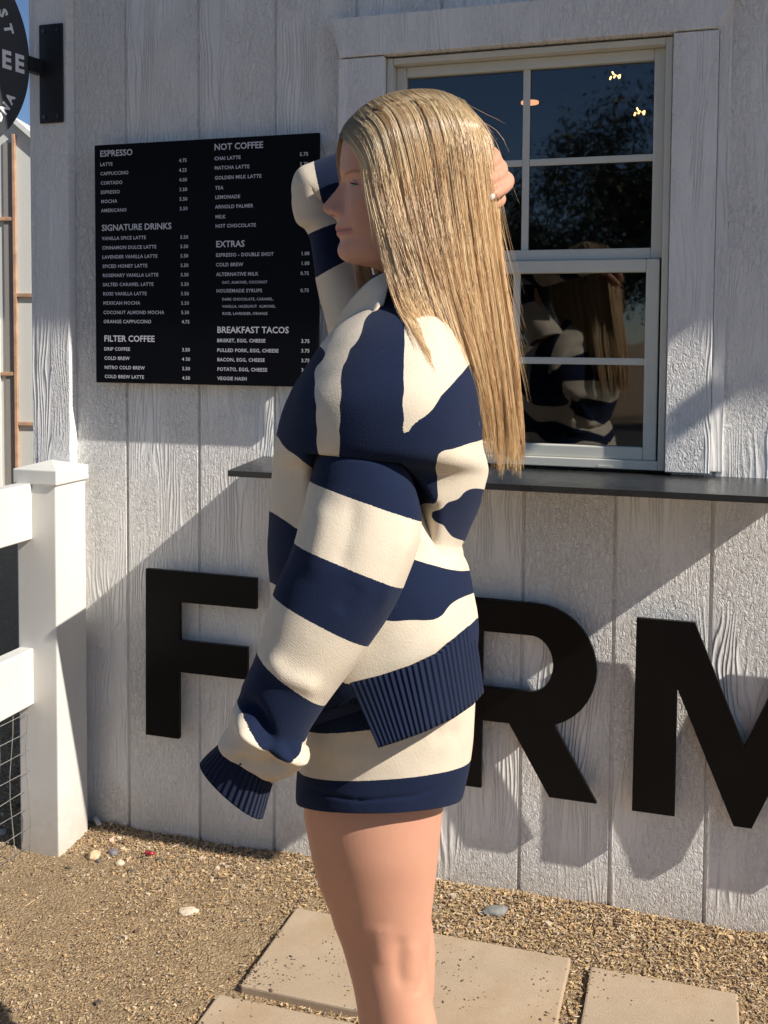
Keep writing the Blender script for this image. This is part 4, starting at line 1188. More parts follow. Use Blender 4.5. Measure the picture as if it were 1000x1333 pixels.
b.p.inputs['Subsurface Weight'].default_value = 0.10
b.p.inputs['Subsurface Radius'].default_value = (0.011, 0.004, 0.002)
b.p.inputs['Subsurface Scale'].default_value = 0.6
b.set(Normal=b.bump(b.noise(c, 900, 3, 0.6), 0.25, 0.0004))
M['skin'] = b.m
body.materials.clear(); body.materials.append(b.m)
body.polygons.foreach_set('use_smooth', [True] * len(body.polygons))

M['lid'] = b.m.copy(); M['lid'].name = 'eyelid_skin'; M['lid'].node_tree.nodes['Principled BSDF'].inputs['Subsurface Weight'].default_value = 0
# eye, lashes, nails
for sgn in (-1, 1):
    ec = P(469.5, 240.6, -0.029); ec[1] = 0.0285 * sgn
    er = 0.0112
    b = MB(); bmesh.ops.create_uvsphere(b.bm, u_segments=28, v_segments=18, radius=er)
    eo = b.build('eye', None, person, True); eo.location = ec; eo.rotation_euler = (0, R(-90), 0)
    nb = NB('eyeball'); cc = nb.coord()
    zz = nb.n('ShaderNodeSeparateXYZ', i_0=cc).outputs[2]
    nb.set(Base_Color=nb.ramp(nb.math('DIVIDE', zz, er), [(0.0, (0.55, 0.49, 0.46)), (0.66, (0.50, 0.44, 0.41)), (0.70, (0.03, 0.035, 0.04)), (0.95, (0.06, 0.065, 0.06)), (0.97, (0.004, 0.004, 0.004))]), Roughness=0.08)
    eo.data.materials.append(nb.m)
    # eyelids: a skin shell over the ball with a narrow almond opening
    wa = lambda az: az / 62 if az < 0 else az / 98
    tl = lambda az: -16.0 * max(-1, min(1, wa(az)))
    up = lambda az: math.radians(8.0 * max(0, 1 - wa(az) ** 2) + tl(az))
    dn = lambda az: math.radians(-9.0 * max(0, 1 - wa(az) ** 2) + tl(az))
    dirv = lambda az, el: np.array([-math.cos(math.radians(az)) * math.cos(el), sgn * math.sin(math.radians(az)) * math.cos(el), math.sin(el)])
    V, F = [], []
    AZ = np.linspace(-90, 130, 90); NE = 16
    for side in (0, 1):
        b0 = len(V)
        for az in AZ:
            e0 = up(az) if side == 0 else dn(az)
            e1 = math.radians(75) if side == 0 else math.radians(-75)
            for j in range(NE):
                k = j / (NE - 1); rr_ = er * (1.055 - 0.20 * max(0, k - 0.45) ** 1.0) - (0.0006 if j == 0 else 0)
                V.append(ec + rr_ * dirv(az, e0 + (e1 - e0) * k ** 1.3))
        F += [(b0 + i * NE + j, b0 + (i + 1) * NE + j, b0 + (i + 1) * NE + j + 1, b0 + i * NE + j + 1) for i in range(len(AZ) - 1) for j in range(NE - 1)]
    lid = mesh('eyelid', V, F, M['lid'], person, True)
    lc = lid.data.color_attributes.new('skin', 'FLOAT_COLOR', 'POINT')
    lc.data.foreach_set('color', np.tile(np.array([0.54, 0.29, 0.20, 1.0], np.float32), len(V)))
    V, F = [], []
    n = 46
    for i in range(n):
        az = -58 + 150 * i / (n - 1)
        root = ec + er * 1.065 * dirv(az, up(az)); r2 = ec + er * 1.065 * dirv(min(az + 150 / (n - 1), 95), up(min(az + 150 / (n - 1), 95)))
        dr = dirv(az * 1.15, up(az) * 0.6 - 0.05); ln_ = 0.0030 + 0.0032 * i / n
        tip = root + dr * ln_ + np.array([0, 0, 0.0010])
        sd_ = np.array([0.0001, 0.00030, 0.0003])
        b0 = len(V); V += [root - sd_, root + sd_, tip]; F.append((b0, b0 + 1, b0 + 2))
        b0 = len(V); V += [root - [0, 0, 0.0004], r2 - [0, 0, 0.0004], r2 + [0, 0, 0.0012], root + [0, 0, 0.0012]]; F.append((b0, b0 + 1, b0 + 2, b0 + 3))
    mesh('eyelashes', V, F, M.get('lash') or M.setdefault('lash', simple('dark_lash', (0.035, 0.022, 0.016), 0.6)), person)
M['nail'] = simple('white_nail_polish', (0.82, 0.76, 0.72), 0.15)
b = MB(); bmesh.ops.create_icosphere(b.bm, subdivisions=2, radius=1)
for v_ in b.bm.verts: v_.co = Vector((v_.co.x * 0.0034, v_.co.y * 0.0020, v_.co.z * 0.0050))
o = b.build('fingernail', M['nail'], person, True); o.location = P(640.5, 256.5, -.0485); o.rotation_euler = (0, R(35), 0)

# ---------------- sweater
sweater = empty('sweater', (0, 0, 0)); sweater.parent = person
TR = [(386, 945, 612, 862, 0, .176, 6), (380, 914, 617, 818, 0, .186, 7), (366, 815, 613, 775, 0, .182, 6), (359, 762, 605, 738, 0, .174, 4), (355.5, 716, 597, 716, 0, .168, 2), (355.5, 690, 602, 696, 0, .166, 0), (357, 650, 622, 648, 0, .174, 0), (361.5, 608, 628, 616, 0, .186, 2),
      (364, 590, 626, 600, 0, .218, 0), (368, 566, 621, 578, 0, .228, 0), (380, 522, 618, 532, 0, .230, 0), (397, 490, 611, 490, 0, .216, 0), (413, 464, 600, 450, 0, .192, 0), (432, 437, 586, 418, 0, .155, 0), (458, 411, 565, 397, 0, .105, 0), (480, 392, 552, 384, 0, .068, 0)]
V, F, T, U, sh = loft(TR, 16, 200, 2.35)
pts = []
def bp(t, *ps): pts.extend([(x, y, t) for x, y in ps])
bp(2.5, (487, 420), (484, 480), (482, 540), (482, 585), (505, 392), (500, 600), (460, 600), (520, 592), (470, 520), (505, 500))
bp(2, (443, 606), (443, 590), (444, 560), (445, 530), (446, 500), (450, 478), (458, 458), (474, 432), (492, 403))
bp(2, (525, 392), (526, 410), (526.5, 430), (526.5, 450), (525.5, 480), (525, 510), (524, 535), (523, 556))
bp(1.4, (560, 470), (548, 505), (575, 430), (590, 460), (545, 440), (560, 420)); bp(1.75, (534, 525)); bp(1.6, (536, 480))
bp(2, (526, 563), (534, 556), (545, 545), (570, 517), (590, 495), (607, 476), (622, 460))
bp(2, (427, 463), (414, 483), (413, 500), (416, 530), (417, 560), (418, 590)); bp(1.5, (430, 500), (431, 530), (431, 560), (431, 590), (440, 465), (455, 445), (430, 612)); bp(1.3, (445, 440), (480, 398))
bp(2.5, (392, 530), (400, 570), (560, 570), (590, 540))
bp(2.5, (545, 600), (552, 618), (556, 636), (550, 650)); bp(3, (567, 598), (568, 618), (568, 638), (565, 656), (552, 664), (540, 668))
bp(3, (568, 590), (585, 584), (605, 578), (622, 573), (366, 570), (381, 586), (404, 607))
bp(3.5, (602, 610), (582, 618), (588, 640), (550, 684), (374, 620), (395, 648)); bp(3.3, (576, 606), (575, 630))
bp(4, (568, 664), (580, 653), (600, 641), (627, 636), (574, 681), (586, 697), (603, 703)); bp(4.4, (598, 668), (612, 660), (588, 677))
bp(3.5, (550, 705), (572, 717), (597, 724)); bp(4, (520, 724), (543, 731), (565, 738), (597, 744)); bp(4.5, (530, 768), (560, 770), (598, 759))
bp(4, (508, 808), (545, 807), (575, 799), (604, 776)); bp(3.5, (480, 850), (540, 837), (590, 808), (610, 791))
bp(4, (420, 900), (460, 889), (534, 866), (570, 848), (597, 822), (616, 806)); bp(4.5, (440, 930), (500, 920), (560, 900), (600, 880), (400, 940))
bp(4, (355, 666), (370, 674), (386, 685)); bp(4.5, (362, 712), (380, 726)); bp(4, (357, 757), (375, 768)); bp(3.5, (366, 800), (395, 810)); bp(4, (366, 832), (400, 844)); bp(4.5, (380, 872), (412, 874))
pts = np.array(pts)
def tps(X, Y, Q, lam=2e-5):
    n = len(X)
    def K(A, B):
        r2 = ((A[:, None] - B[None]) ** 2).sum(-1); return np.where(r2 > 0, r2 * np.log(np.maximum(r2, 1e-12)) * 0.5, 0)
    X = X / 100; Q = Q / 100
    A = np.zeros((n + 3, n + 3)); A[:n, :n] = K(X, X) + lam * np.eye(n); A[:n, n] = 1; A[:n, n + 1:] = X; A[n:, :n] = A[:n, n:].T
    w_ = np.linalg.solve(A, np.concatenate([Y, [0, 0, 0]]))
    out = np.empty(len(Q))
    for i in range(0, len(Q), 4000):
        qq = Q[i:i + 4000]; out[i:i + 4000] = K(qq, X) @ w_[:n] + w_[n] + qq @ w_[n + 1:]
    return out
Vm = V.copy(); Vm[:, 1] = -np.abs(Vm[:, 1])
T = tps(pts[:, :2], pts[:, 2], unP(Vm))
T = np.clip(T, 1.1, 4.9)
V = wrinkle(V, F, 0.0018, 11, 3.0)
V = folds(V, F, [([(452, 466), (452, 520), (452, 590)], 0.013, 9), ([(438, 470), (436, 530), (434, 595)], -0.011, 8), ([(422, 480), (420, 530), (422, 590)], 0.006, 7), ([(612, 612), (580, 645), (562, 672)], 0.012, 9), ([(562, 585), (566, 640), (566, 672)], 0.016, 8), ([(576, 596), (584, 640)], -0.012, 8), ([(600, 650), (580, 672), (592, 700)], -0.012, 9), ([(568, 668), (590, 705), (604, 716)], 0.012, 8),
                 ([(628, 632), (600, 650), (588, 690)], 0.006, 10), ([(605, 712), (570, 705), (545, 690)], -0.012, 10), ([(608, 780), (585, 800), (560, 840)], 0.006, 14), ([(525, 562), (560, 585), (600, 640)], 0.008, 8),
                 ([(535, 520), (560, 470), (585, 440)], 0.006, 8), ([(415, 520), (440, 470), (480, 430)], -0.008, 8), ([(384, 520), (400, 560), (410, 600)], 0.006, 9), ([(475, 880), (540, 850), (590, 800)], 0.005, 12)])
# under the dropped shoulder seam the panel steps in, so that its edge overhangs the sleeve
q = unP(V); ss = lambda a, b_, x: np.clip((x - a) / (b_ - a), 0, 1) ** 2 * (3 - 2 * np.clip((x - a) / (b_ - a), 0, 1))
seam_y = np.interp(q[:, 0], [400, 415, 523, 545, 562], [584, 587, 598, 622, 650])
step = ss(0, 5, q[:, 1] - seam_y) * (1 - ss(35, 80, q[:, 1] - seam_y)) * ss(398, 418, q[:, 0]) * (1 - ss(548, 572, q[:, 0])) * (V[:, 1] < 0)
V[:, 1] += 0.045 * step
cloth('body_panel', V, F, T, U, M['knit_body'], sweater, 0.004)
# near sleeve
SL = [(426, 560, 510, 566, -.145, .058, 0), (414, 589, 528, 598, -.158, .064, 2), (404, 626, 549, 678, -.168, .070, 3), (384, 705, 526, 764, -.182, .075, 6), (357, 772, 482, 838, -.190, .073, 10), (337, 845, 426, 915, -.196, .066, 12), (309, 905, 402, 950, -.196, .062, 22),
      (300, 940, 392, 972, -.194, .060, 20), (287, 962, 388, 990, -.191, .056, 16), (285, 972, 360, 1014, -.190, .048, 8)]
tv = [0.1, 0.25, 1, 2, 3, 4, 5, 5.4, 5.7, 5.95]
V, F, T, U, sh = loft(SL, 16, 110, 2.25, tv)
# ragged lower edge of the last navy band: it dips to a point on the near side
q = unP(V); near = V[:, 1] < -.19
dip = np.exp(-((q[:, 0] - 362) / 22) ** 2) * near * np.clip((T - 4.2) / 0.8, 0, 1)
T2 = T - 0.42 * dip * np.clip((5.9 - T) / 0.5, 0, 1)
T2 = np.where(T < 4, T, T2)
V = wrinkle(V, F, 0.0016, 14, 9.0)
V = folds(V, F, [([(413, 586), (460, 590), (520, 597)], -0.006, 5), ([(462, 640), (456, 690), (440, 750)], -0.0035, 12), ([(425, 650), (418, 700), (404, 760)], 0.003, 14), ([(535, 690), (515, 740), (490, 800)], 0.003, 9), ([(470, 760), (440, 800)], -0.0025, 12),
                 ([(345, 850), (370, 880), (420, 900)], 0.005, 12), ([(312, 905), (335, 930), (360, 985)], -0.012, 9), ([(308, 930), (330, 955), (375, 985), (395, 965)], 0.014, 9), ([(300, 985), (335, 1000), (375, 990)], -0.008, 8), ([(320, 945), (350, 975)], 0.006, 8), ([(395, 965), (375, 1000), (345, 1010)], 0.008, 8)])
cloth('sleeve', V, F, T2, U, M['knit_body'], sweater, 0.004)
V, F, T, U, sh = loft([(288, 966, 358, 1012, -.190, .046, 6), (279, 974, 353, 1028, -.190, .045, 8), (268, 984, 347, 1050, -.190, .043, 10), (261, 992, 343, 1064, -.190, .042, 12)], 8, 160, 2.1)
cloth('cuff', V, F, T * 0, U, M['knit_rib_cuff'], sweater, 0.004)
# far sleeve, raised: upper arm to elbow, then back behind the head
SF = [(436, 455, 520, 420, .150, .075, 0), (426, 410, 490, 372, .165, .072, 0), (415, 362, 462, 335, .175, .066, 0), (405, 304, 452, 287, .178, .064, 0), (388, 286, 446, 277, .178, .062, 0), (383.5, 250, 440, 271, .176, .060, 0), (390, 224, 432, 270, .174, .058, 0),
      (411, 213, 428, 280, .170, .056, 0), (452, 200, 470, 285, .165, .054, 0), (520, 192, 530, 268, .158, .046, 0), (570, 194, 576, 258, .148, .040, 0), (596, 198, 600, 252, .140, .034, 0)]
tv = [1.2, 1.6, 2, 3, 3.35, 3.6, 3.8, 4, 5, 6, 7, 7.3]
V, F, T, U, sh = loft(SF, 12, 80, 2.1, np.array(tv))
V = wrinkle(V, F, 0.0014, 14, 5.0)
V = folds(V, F, [([(386, 255), (410, 265), (436, 278)], 0.008, 6), ([(392, 240), (425, 262)], -0.006, 6), ([(404, 300), (430, 292)], -0.006, 6), ([(425, 350), (432, 400)], -0.006, 8)])
cloth('sleeve', V, F, T, U, M['knit_body'], sweater, 0.004)
# ribbed back hem with the open side split
def hem_piece(name, th0, th1, top, bot, mat, rows=14, cols=220, hd=.207, bulge=0.008):
    top = np.array(top, float); bot = np.array(bot, float)
    V, T, U = [], [], []
    ths = np.linspace(th0, th1, cols)
    for j in range(rows):
        k = j / (rows - 1)
        for i, th in enumerate(ths):
            s = 1 - abs(2 * i / (cols - 1) - 1)          # 0 at both splits, 1 at the middle of the back
            a = np.array([np.interp(s, top[:, 2], top[:, 0]), np.interp(s, top[:, 2], top[:, 1])])
            c_ = np.array([np.interp(s, bot[:, 2], bot[:, 0]), np.interp(s, bot[:, 2], bot[:, 1])])
            p = a * (1 - k) + c_ * k
            kk = min(abs((p[0] - 499) / (121.0 + 7 * k)), 1)
            v = -(hd + bulge * k) * math.copysign((1 - kk ** 2.3) ** (1 / 2.3), math.sin(th))
            ref = P(p[0], p[1], -abs(v))
            V.append((ref[0], v, ref[2])); T.append(0.2); U.append((i / cols) * 0.5)
    F = [(j * cols + i, j * cols + i + 1, (j + 1) * cols + i + 1, (j + 1) * cols + i) for j in range(rows - 1) for i in range(cols - 1)]
    return np.array(V), F, np.array(T), np.array(U)
V, F, T, U = hem_piece('hem', R(112), R(-112), [(458, 888, 0), (495, 879, 0.22), (534, 866, 0.44), (570, 849, 0.64), (597, 822, 0.84), (613, 806, 1)], [(493, 972, 0), (520, 963, 0.22), (551, 951, 0.44), (585, 935, 0.64), (610, 918, 0.84), (625.5, 901, 1)], None)
cloth('hem', V, F, T, U, M['knit_rib_hem'], sweater, 0.005)
V, F, T, U = hem_piece('hem', R(104), R(256), [(466, 886, 0), (430, 892, 0.4), (400, 898, 0.7), (384, 905, 1)], [(464, 915, 0), (430, 925, 0.4), (405, 930, 0.7), (388, 930, 1)], None, hd=.185)
cloth('hem', V, F, T, U, M['knit_rib_hem'], sweater, 0.004)
# collar: navy stand round the neck and a cream turned-down flap in front
V, F, T, U, sh = loft([(470, 405, 560, 398, 0, .088, 0), (478, 388, 556, 380, 0, .075, 0), (486, 366, 552, 362, 0, .066, 0), (489, 360, 551, 357, 0, .064, 0)], 6, 70, 2.1)
cloth('collar', V, F, T * 0, U, M['knit_navy'], sweater, 0.004)
def sheet(name, grid, mat, thick=0.005):
    g = [cr_interp(np.array([P(*p) for p in r]), 8)[0] for r in grid]
    g = np.array(g).transpose(1, 0, 2)
    g = np.array([cr_interp(col, 8)[0] for col in g]).transpose(1, 0, 2)
    nr_, nc, _ = g.shape
    F = [(j * nc + i, j * nc + i + 1, (j + 1) * nc + i + 1, (j + 1) * nc + i) for j in range(nr_ - 1) for i in range(nc - 1)]
    return cloth(name, g.reshape(-1, 3), F, np.full(nr_ * nc, 1.5), np.zeros(nr_ * nc), mat, sweater, thick)
sheet('collar_flap', [[(505, 352, -.075), (480, 366, -.075), (455, 392, -.06), (436, 424, -.04), (423, 459, -.015)], [(506, 366, -.085), (490, 384, -.088), (468, 410, -.075), (446, 440, -.055), (425, 463, -.03)], [(500, 396, -.10), (488, 404, -.105), (474, 420, -.10), (452, 446, -.08), (428, 467, -.05)]], M['knit_cream'])

# ---------------- shorts
shorts = empty('shorts', (0, 0, 0)); shorts.parent = person
SH = [(408, 850, 596, 850, -.066, .086, 4), (400, 905, 610, 880, -.068, .088, 14), (394, 942, 618, 902, -.070, .091, 24), (387.5, 998, 613, 984, -.072, .095, 24), (386, 1030, 604, 1028, -.073, .096, 20), (387, 1041, 600.5, 1036, -.073, .096, 20)]
for sg, nm in ((1, 'shorts_leg'), (-1, 'shorts_leg')):
    V, F, T, U, sh = loft(SH, 12, 110, 2.2, [0, 0.5, 1, 2, 2.8, 2.99])
    nseg = sh[1]
    # turned hem: a stitched line all round and an inner return
    q = unP(V)
    V = wrinkle(V, F, 0.0022, 12, 4.0 + sg)
    V = folds(V, F, [([(390, 1021), (430, 1036), (467, 1043), (540, 1037), (606, 1010)], -0.0025, 2.2), ([(467, 880), (467.5, 960), (468, 1062)], -0.0022, 1.8), ([(400, 960), (440, 985), (500, 990)], 0.003, 12), ([(560, 960), (600, 950)], -0.003, 12)])
    nr_ = sh[0]
    last = V[(nr_ - 1) * nseg:]
    cen = last.mean(0)
    inn = cen + (last - cen) * 0.955 + np.array([0, 0, 0.002]); up = cen + (last - cen) * 0.93 + np.array([0, 0, 0.04])
    V = np.concatenate([V, inn, up]); T = np.concatenate([T, np.full(2 * nseg, 2.9)]); U = np.concatenate([U, U[:nseg], U[:nseg]])
    for r_ in (nr_ - 1, nr_):
        F += [(r_ * nseg + k, r_ * nseg + (k + 1) % nseg, (r_ + 1) * nseg + (k + 1) % nseg, (r_ + 1) * nseg + k) for k in range(nseg)]
    if sg < 0:
        V = V * np.array([1, -1, 1]); F = [f[::-1] for f in F]
    cloth(nm, V, F, T, U, M['knit_body'], shorts)

# ---------------- hair
def torso_v(px, py):
    """how far out the sweater reaches towards the camera behind a given place (0 where it is not)"""
    tr = np.array(TR)[::-1]
    mid = (tr[:, 1] + tr[:, 3]) / 2
    L = np.interp(py, mid, tr[:, 0]); Rr = np.interp(py, mid, tr[:, 2]); hd = np.interp(py, mid, tr[:, 5])
    k = (px - (L + Rr) / 2) / np.maximum((Rr - L) / 2, 1)
    return np.where(py > 384, -hd * np.maximum(1 - np.abs(k) ** 2.35, 0) ** (1 / 2.35), 0)
G_near = [
 [(443.5, 176, -.002), (452, 186, -.022), (469, 209, -.056), (479, 258, -.074), (492, 305, -.084), (505, 351, -.092), (519, 394, -.115), (541, 427, -.16), (566, 478, -.18), (590, 535, -.17)],
 [(456, 155, -.002), (476, 175, -.040), (489, 210, -.073), (500, 260, -.086), (515, 312, -.094), (530, 362, -.100), (548, 410, -.12), (568, 455, -.15), (588, 500, -.15), (606, 560, -.12)],
 [(486, 130, -.002), (510, 152, -.048), (524, 195, -.082), (536, 252, -.094), (549, 310, -.098), (562, 362, -.102), (577, 415, -.11), (594, 468, -.12), (610, 520, -.10), (622, 580, -.075)],
 [(526, 117.5, -.001), (552, 138, -.050), (568, 182, -.083), (578, 245, -.092), (588, 310, -.092), (598, 370, -.092), (610, 430, -.09), (624, 490, -.085), (634, 545, -.07), (640, 608, -.055)],
 [(568, 117, -.001), (590, 140, -.045), (606, 178, -.070), (614, 240, -.076), (622, 305, -.072), (630, 370, -.068), (640, 440, -.066), (650, 510, -.058), (655, 570, -.050), (656, 630, -.045)],
 [(602, 130, .000), (618, 154, -.022), (632, 186, -.036), (638, 245, -.042), (645, 310, -.038), (653, 375, -.034), (661, 445, -.032), (668, 510, -.030), (673, 560, -.026), (676, 600, -.020)]]
G_far = [
 [(443.5, 176, .002), (440.5, 197, .038), (442, 222, .062), (448, 262, .078), (456, 310, .082), (464, 350, .070), (469, 382, .045), (470, 410, .010), (462, 440, -.03), (440, 470, -.05)],
 [(464, 148, .003), (462, 180, .050), (462, 225, .076), (468, 275, .086), (476, 320, .085), (485, 360, .072), (494, 395, .05), (500, 430, .03), (505, 460, .02), (508, 490, .02)],
 [(528, 117.5, .002), (545, 140, .052), (556, 190, .082), (562, 250, .088), (572, 320, .086), (586, 390, .09), (600, 450, .12), (612, 510, .13), (620, 560, .12), (626, 610, .10)],
 [(600, 130, .002), (616, 156, .026), (628, 190, .045), (634, 250, .055), (642, 320, .050), (650, 390, .045), (658, 450, .045), (664, 510, .04), (668, 560, .035), (668, 610, .03)]]
G_back = [G_near[5],
 [(604, 132, .003), (624, 160, .000), (640, 190, .000), (645, 250, .002), (650, 320, .002), (658, 390, .004), (666, 450, .004), (671, 515, .002), (674, 575, .0), (672, 632, .0)], G_far[3]]
HZ = rowsA[:, 0] * 0
HZ = np.array([LH(r_[0]) for r_ in rowsA]); HUF = np.array([P(r_[1], r_[0])[0] for r_ in rowsA]); HUB = np.array([P(r_[4], r_[0])[0] for r_ in rowsA])
def head_w(u, z):
    """half width of the head at (u, z); 0 outside it"""
    f = lambda a: np.interp(z, HZ, a)
    uf, ub, wd, fw = f(HUF), f(HUB), f(rowsA[:, 5]), f(rowsA[:, 6]); uc = uf + (ub - uf) * 0.52
    c2 = np.clip((uc - u) / (uc - uf), 0, 1); cf = c2 ** 1.125; s2 = np.sqrt(1 - cf ** 2) ** (2 / 2.25)
    fr = (fw + (wd - fw) * (1 - c2) ** 0.8) * s2
    k = np.clip((u - uc) / (ub - uc), 0, 1) ** (1 / 0.95); bk = wd * np.sqrt(1 - k * k)
    return np.where((z > HZ.max()) | (z < LH(345)), 0, np.where(u < uc, fr, bk))
def guide_field(G, n=26):
    A = []
    for g in G:
        a = np.array(g, float)
        cap_ = np.interp(a[:, 1], [0, 280, 350], [.079, .080, 1])
        a[:, 2] = np.clip(a[:, 2], -cap_, cap_)
        A.append(cr_interp(a, 6)[0])
    A = np.array(A)                        # guides x samples x 3
    idx = np.linspace(0, A.shape[1] - 1, n)
    B = np.array([[np.interp(idx, np.arange(A.shape[1]), A[g, :, k]) for k in range(3)] for g in range(len(A))]).transpose(0, 2, 1)
    return B
def smooth_u(B, u):
    """Catmull-Rom across guides for an array of u in 0..1"""
    m = len(B); x = np.clip(u, 0, 0.99999) * (m - 1); i = np.floor(x).astype(int); t = (x - i)[:, None, None]
    p0 = B[np.maximum(i - 1, 0)]; p1 = B[i]; p2 = B[np.minimum(i + 1, m - 1)]; p3 = B[np.minimum(i + 2, m - 1)]
    return 0.5 * ((2 * p1) + (-p0 + p2) * t + (2 * p0 - 5 * p1 + 4 * p2 - p3) * t * t + (-p0 + 3 * p1 - 3 * p2 + p3) * t ** 3)
def strands(G, count, nlocks, rg, depth=0.020, width=5.0, sort_len=(0.80, 1.0), in_sign=1.0, n=26, clear=True):
    B = guide_field(G, n)
    lock_u = np.sort(rg.uniform(0, 1, nlocks)); lock_dx = rg.normal(0, 1, (nlocks, 2)); lock_len = rg.uniform(*sort_len, nlocks); lock_d = rg.uniform(0, 1, nlocks); lock_c = rg.normal(0, 1, nlocks)
    lk = rg.integers(0, nlocks, count)
    spread = 0.9 / nlocks
    u0 = np.clip(lock_u[lk] + rg.normal(0, spread, count), 0, 1)
    u1 = np.clip(lock_u[lk] + rg.normal(0, spread * 0.55, count), 0, 1)
    S0 = smooth_u(B, u0); S1 = smooth_u(B, u1); Sl = smooth_u(B, lock_u[lk])
    t = np.linspace(0, 1, n)[None, :, None]
    S_ = S0 * (1 - t) + S1 * t
    # locks drift and gather towards their tips
    drift = lock_dx[lk][:, None, :] * (width * t ** 1.4)
    S_[:, :, :1] += drift[:, :, :1] * 0.8
    ph = rg.uniform(0, 6.28, (nlocks, 1, 1))[lk]; fr = rg.uniform(0.6, 1.5, (nlocks, 1, 1))[lk]
    S_[:, :, :1] += np.sin(ph + t * 6.28 * fr) * 1.5 * t
    gather = 0.30 * t ** 1.5
    S_ = S_ * (1 - gather) + (Sl + np.concatenate([drift[:, :, :1] * 0.8, np.zeros_like(drift)], -1)) * gather
    # each strand its own small wander
    a1 = rg.normal(0, 1.0, (count, 1, 1)); p1 = rg.uniform(0, 6.28, (count, 1, 1)); f1 = rg.uniform(0.7, 2.2, (count, 1, 1))
    S_[:, :, :1] += a1 * np.sin(p1 + t * 6.28 * f1) * (0.35 + 1.3 * t) + rg.normal(0, 0.8, (count, 1, 1))
    dep = (lock_d[lk] * 0.6 + rg.uniform(0, 0.4, count))[:, None] * depth * np.sin(np.clip(t[:, :, 0] * 3.0, 0, 1) * math.pi / 2)
    V_ = S_[:, :, 2] + in_sign * dep + (rg.normal(0, 0.0018, (count, 1)) * np.sin(p1[:, :, 0] + t[:, :, 0] * 5))
    if clear:
        tv_ = torso_v(S_[:, :, 0], S_[:, :, 1])
        lim = np.where(tv_ < -0.005, tv_ - 0.010 - 0.010 * rg.uniform(0, 1, (count, 1)), 9)
        V_ = np.minimum(V_, lim)
        for _ in range(2): V_[:, 1:-1] = np.minimum(0.25 * V_[:, :-2] + 0.5 * V_[:, 1:-1] + 0.25 * V_[:, 2:], lim[:, 1:-1])
    lay = np.clip(lock_d[lk] * 0.6 + 0.4 * rg.random(count), 0, 1)
    for _ in range(3):
        d = np.stack([S_[:, :, 0] - 500, S_[:, :, 1] - 666.5 + 156.48878, np.full(S_.shape[:2], FPX)], -1) @ AX.T
        tt = (V_ + GD) / (d[..., 0] * VD[0] + d[..., 1] * VD[1])
        w_ = CAM + tt[..., None] * d
        hw = head_w((w_[..., 0] - GO[0]) * UD[0] + (w_[..., 1] - GO[1]) * UD[1], w_[..., 2]) + 0.004
        put = np.where(hw > 0.0045, hw + 0.014 * (1 - 0.75 * lay[:, None]) * np.ones_like(V_), 0)
        if in_sign > 0: V_ = np.minimum(V_, np.where(put > 0, -put, 9)) if clear else V_
        else: V_ = np.maximum(V_, np.where(put > 0, put, -9))
    # to local metres (vectorised P)
    d = np.stack([S_[:, :, 0] - 500, S_[:, :, 1] - 666.5 + 156.48878, np.full(S_.shape[:2], FPX)], -1) @ AX.T
    tt = (V_ + GD) / (d[..., 0] * VD[0] + d[..., 1] * VD[1])
    w_ = CAM + tt[..., None] * d
    L = np.stack([(w_[..., 0] - GO[0]) * UD[0] + (w_[..., 1] - GO[1]) * UD[1], V_, w_[..., 2]], -1)
    # cut to length
    ln = lock_len[lk] * rg.uniform(0.86, 1.0, count)
    idx = np.linspace(0, 1, n)[None, :] * ln[:, None] * (n - 1)
    i0 = np.clip(np.floor(idx).astype(int), 0, n - 2); fr_ = (idx - i0)[..., None]
    r_ = np.arange(count)[:, None]
    L = L[r_, i0] * (1 - fr_) + L[r_, i0 + 1] * fr_
    tone = np.clip(0.74 + 0.30 * lock_c[lk] - 0.08 * lock_d[lk] + rg.normal(0, 0.20, count), 0, 1)
    return L, tone
rgh = np.random.default_rng(21)
SETS = [strands(G_near[:3], 1500, 34, rgh, depth=0.004, width=20, sort_len=(0.60, 1.0)), strands(G_near, 15000, 240, rgh, depth=0.015), strands(G_near, 5500, 150, rgh, depth=0.005, width=9, sort_len=(0.72, 1.0)), strands(G_back, 2600, 50, rgh, depth=0.012, clear=False), strands(G_far[1:], 2400, 50, rgh, depth=0.016, in_sign=-1, clear=False),
        strands(G_far[:2], 700, 14, rgh, depth=0.012, in_sign=-1, clear=False, width=6, sort_len=(0.62, 0.95))]
# flyaway hairs standing off the crown and the ends
def flyaways(n_):
    out, tn = [], []
    B = guide_field(G_near + G_back[1:2], 26)
    base = smooth_u(B, rgh.uniform(0.05, 1, n_))
    for k in range(n_):
        g = base[k]; s0 = int(rgh.integers(0, 14)); ln_ = int(rgh.integers(6, 12))
        pl = np.array([P(*g[min(s0 + i, 25)]) for i in range(ln_)])
        tt = np.linspace(0, 1, ln_)[:, None]
        off_ = np.array([rgh.normal(0.004, 0.010), rgh.normal(-0.002, 0.006), abs(rgh.normal(0.006, 0.008)) * (1.3 if s0 < 4 else 0.3)])
        pl = pl + off_ * tt ** 1.5 + np.array([0, 0, 0.003]) * np.sin(tt * 3.1)
        idx = np.linspace(0, ln_ - 1, 26)
        out.append(np.stack([np.interp(idx, np.arange(ln_), pl[:, c_]) for c_ in range(3)], -1)); tn.append(rgh.uniform(0.4, 1))
    return np.array(out), np.array(tn)
SETS.append(flyaways(460))
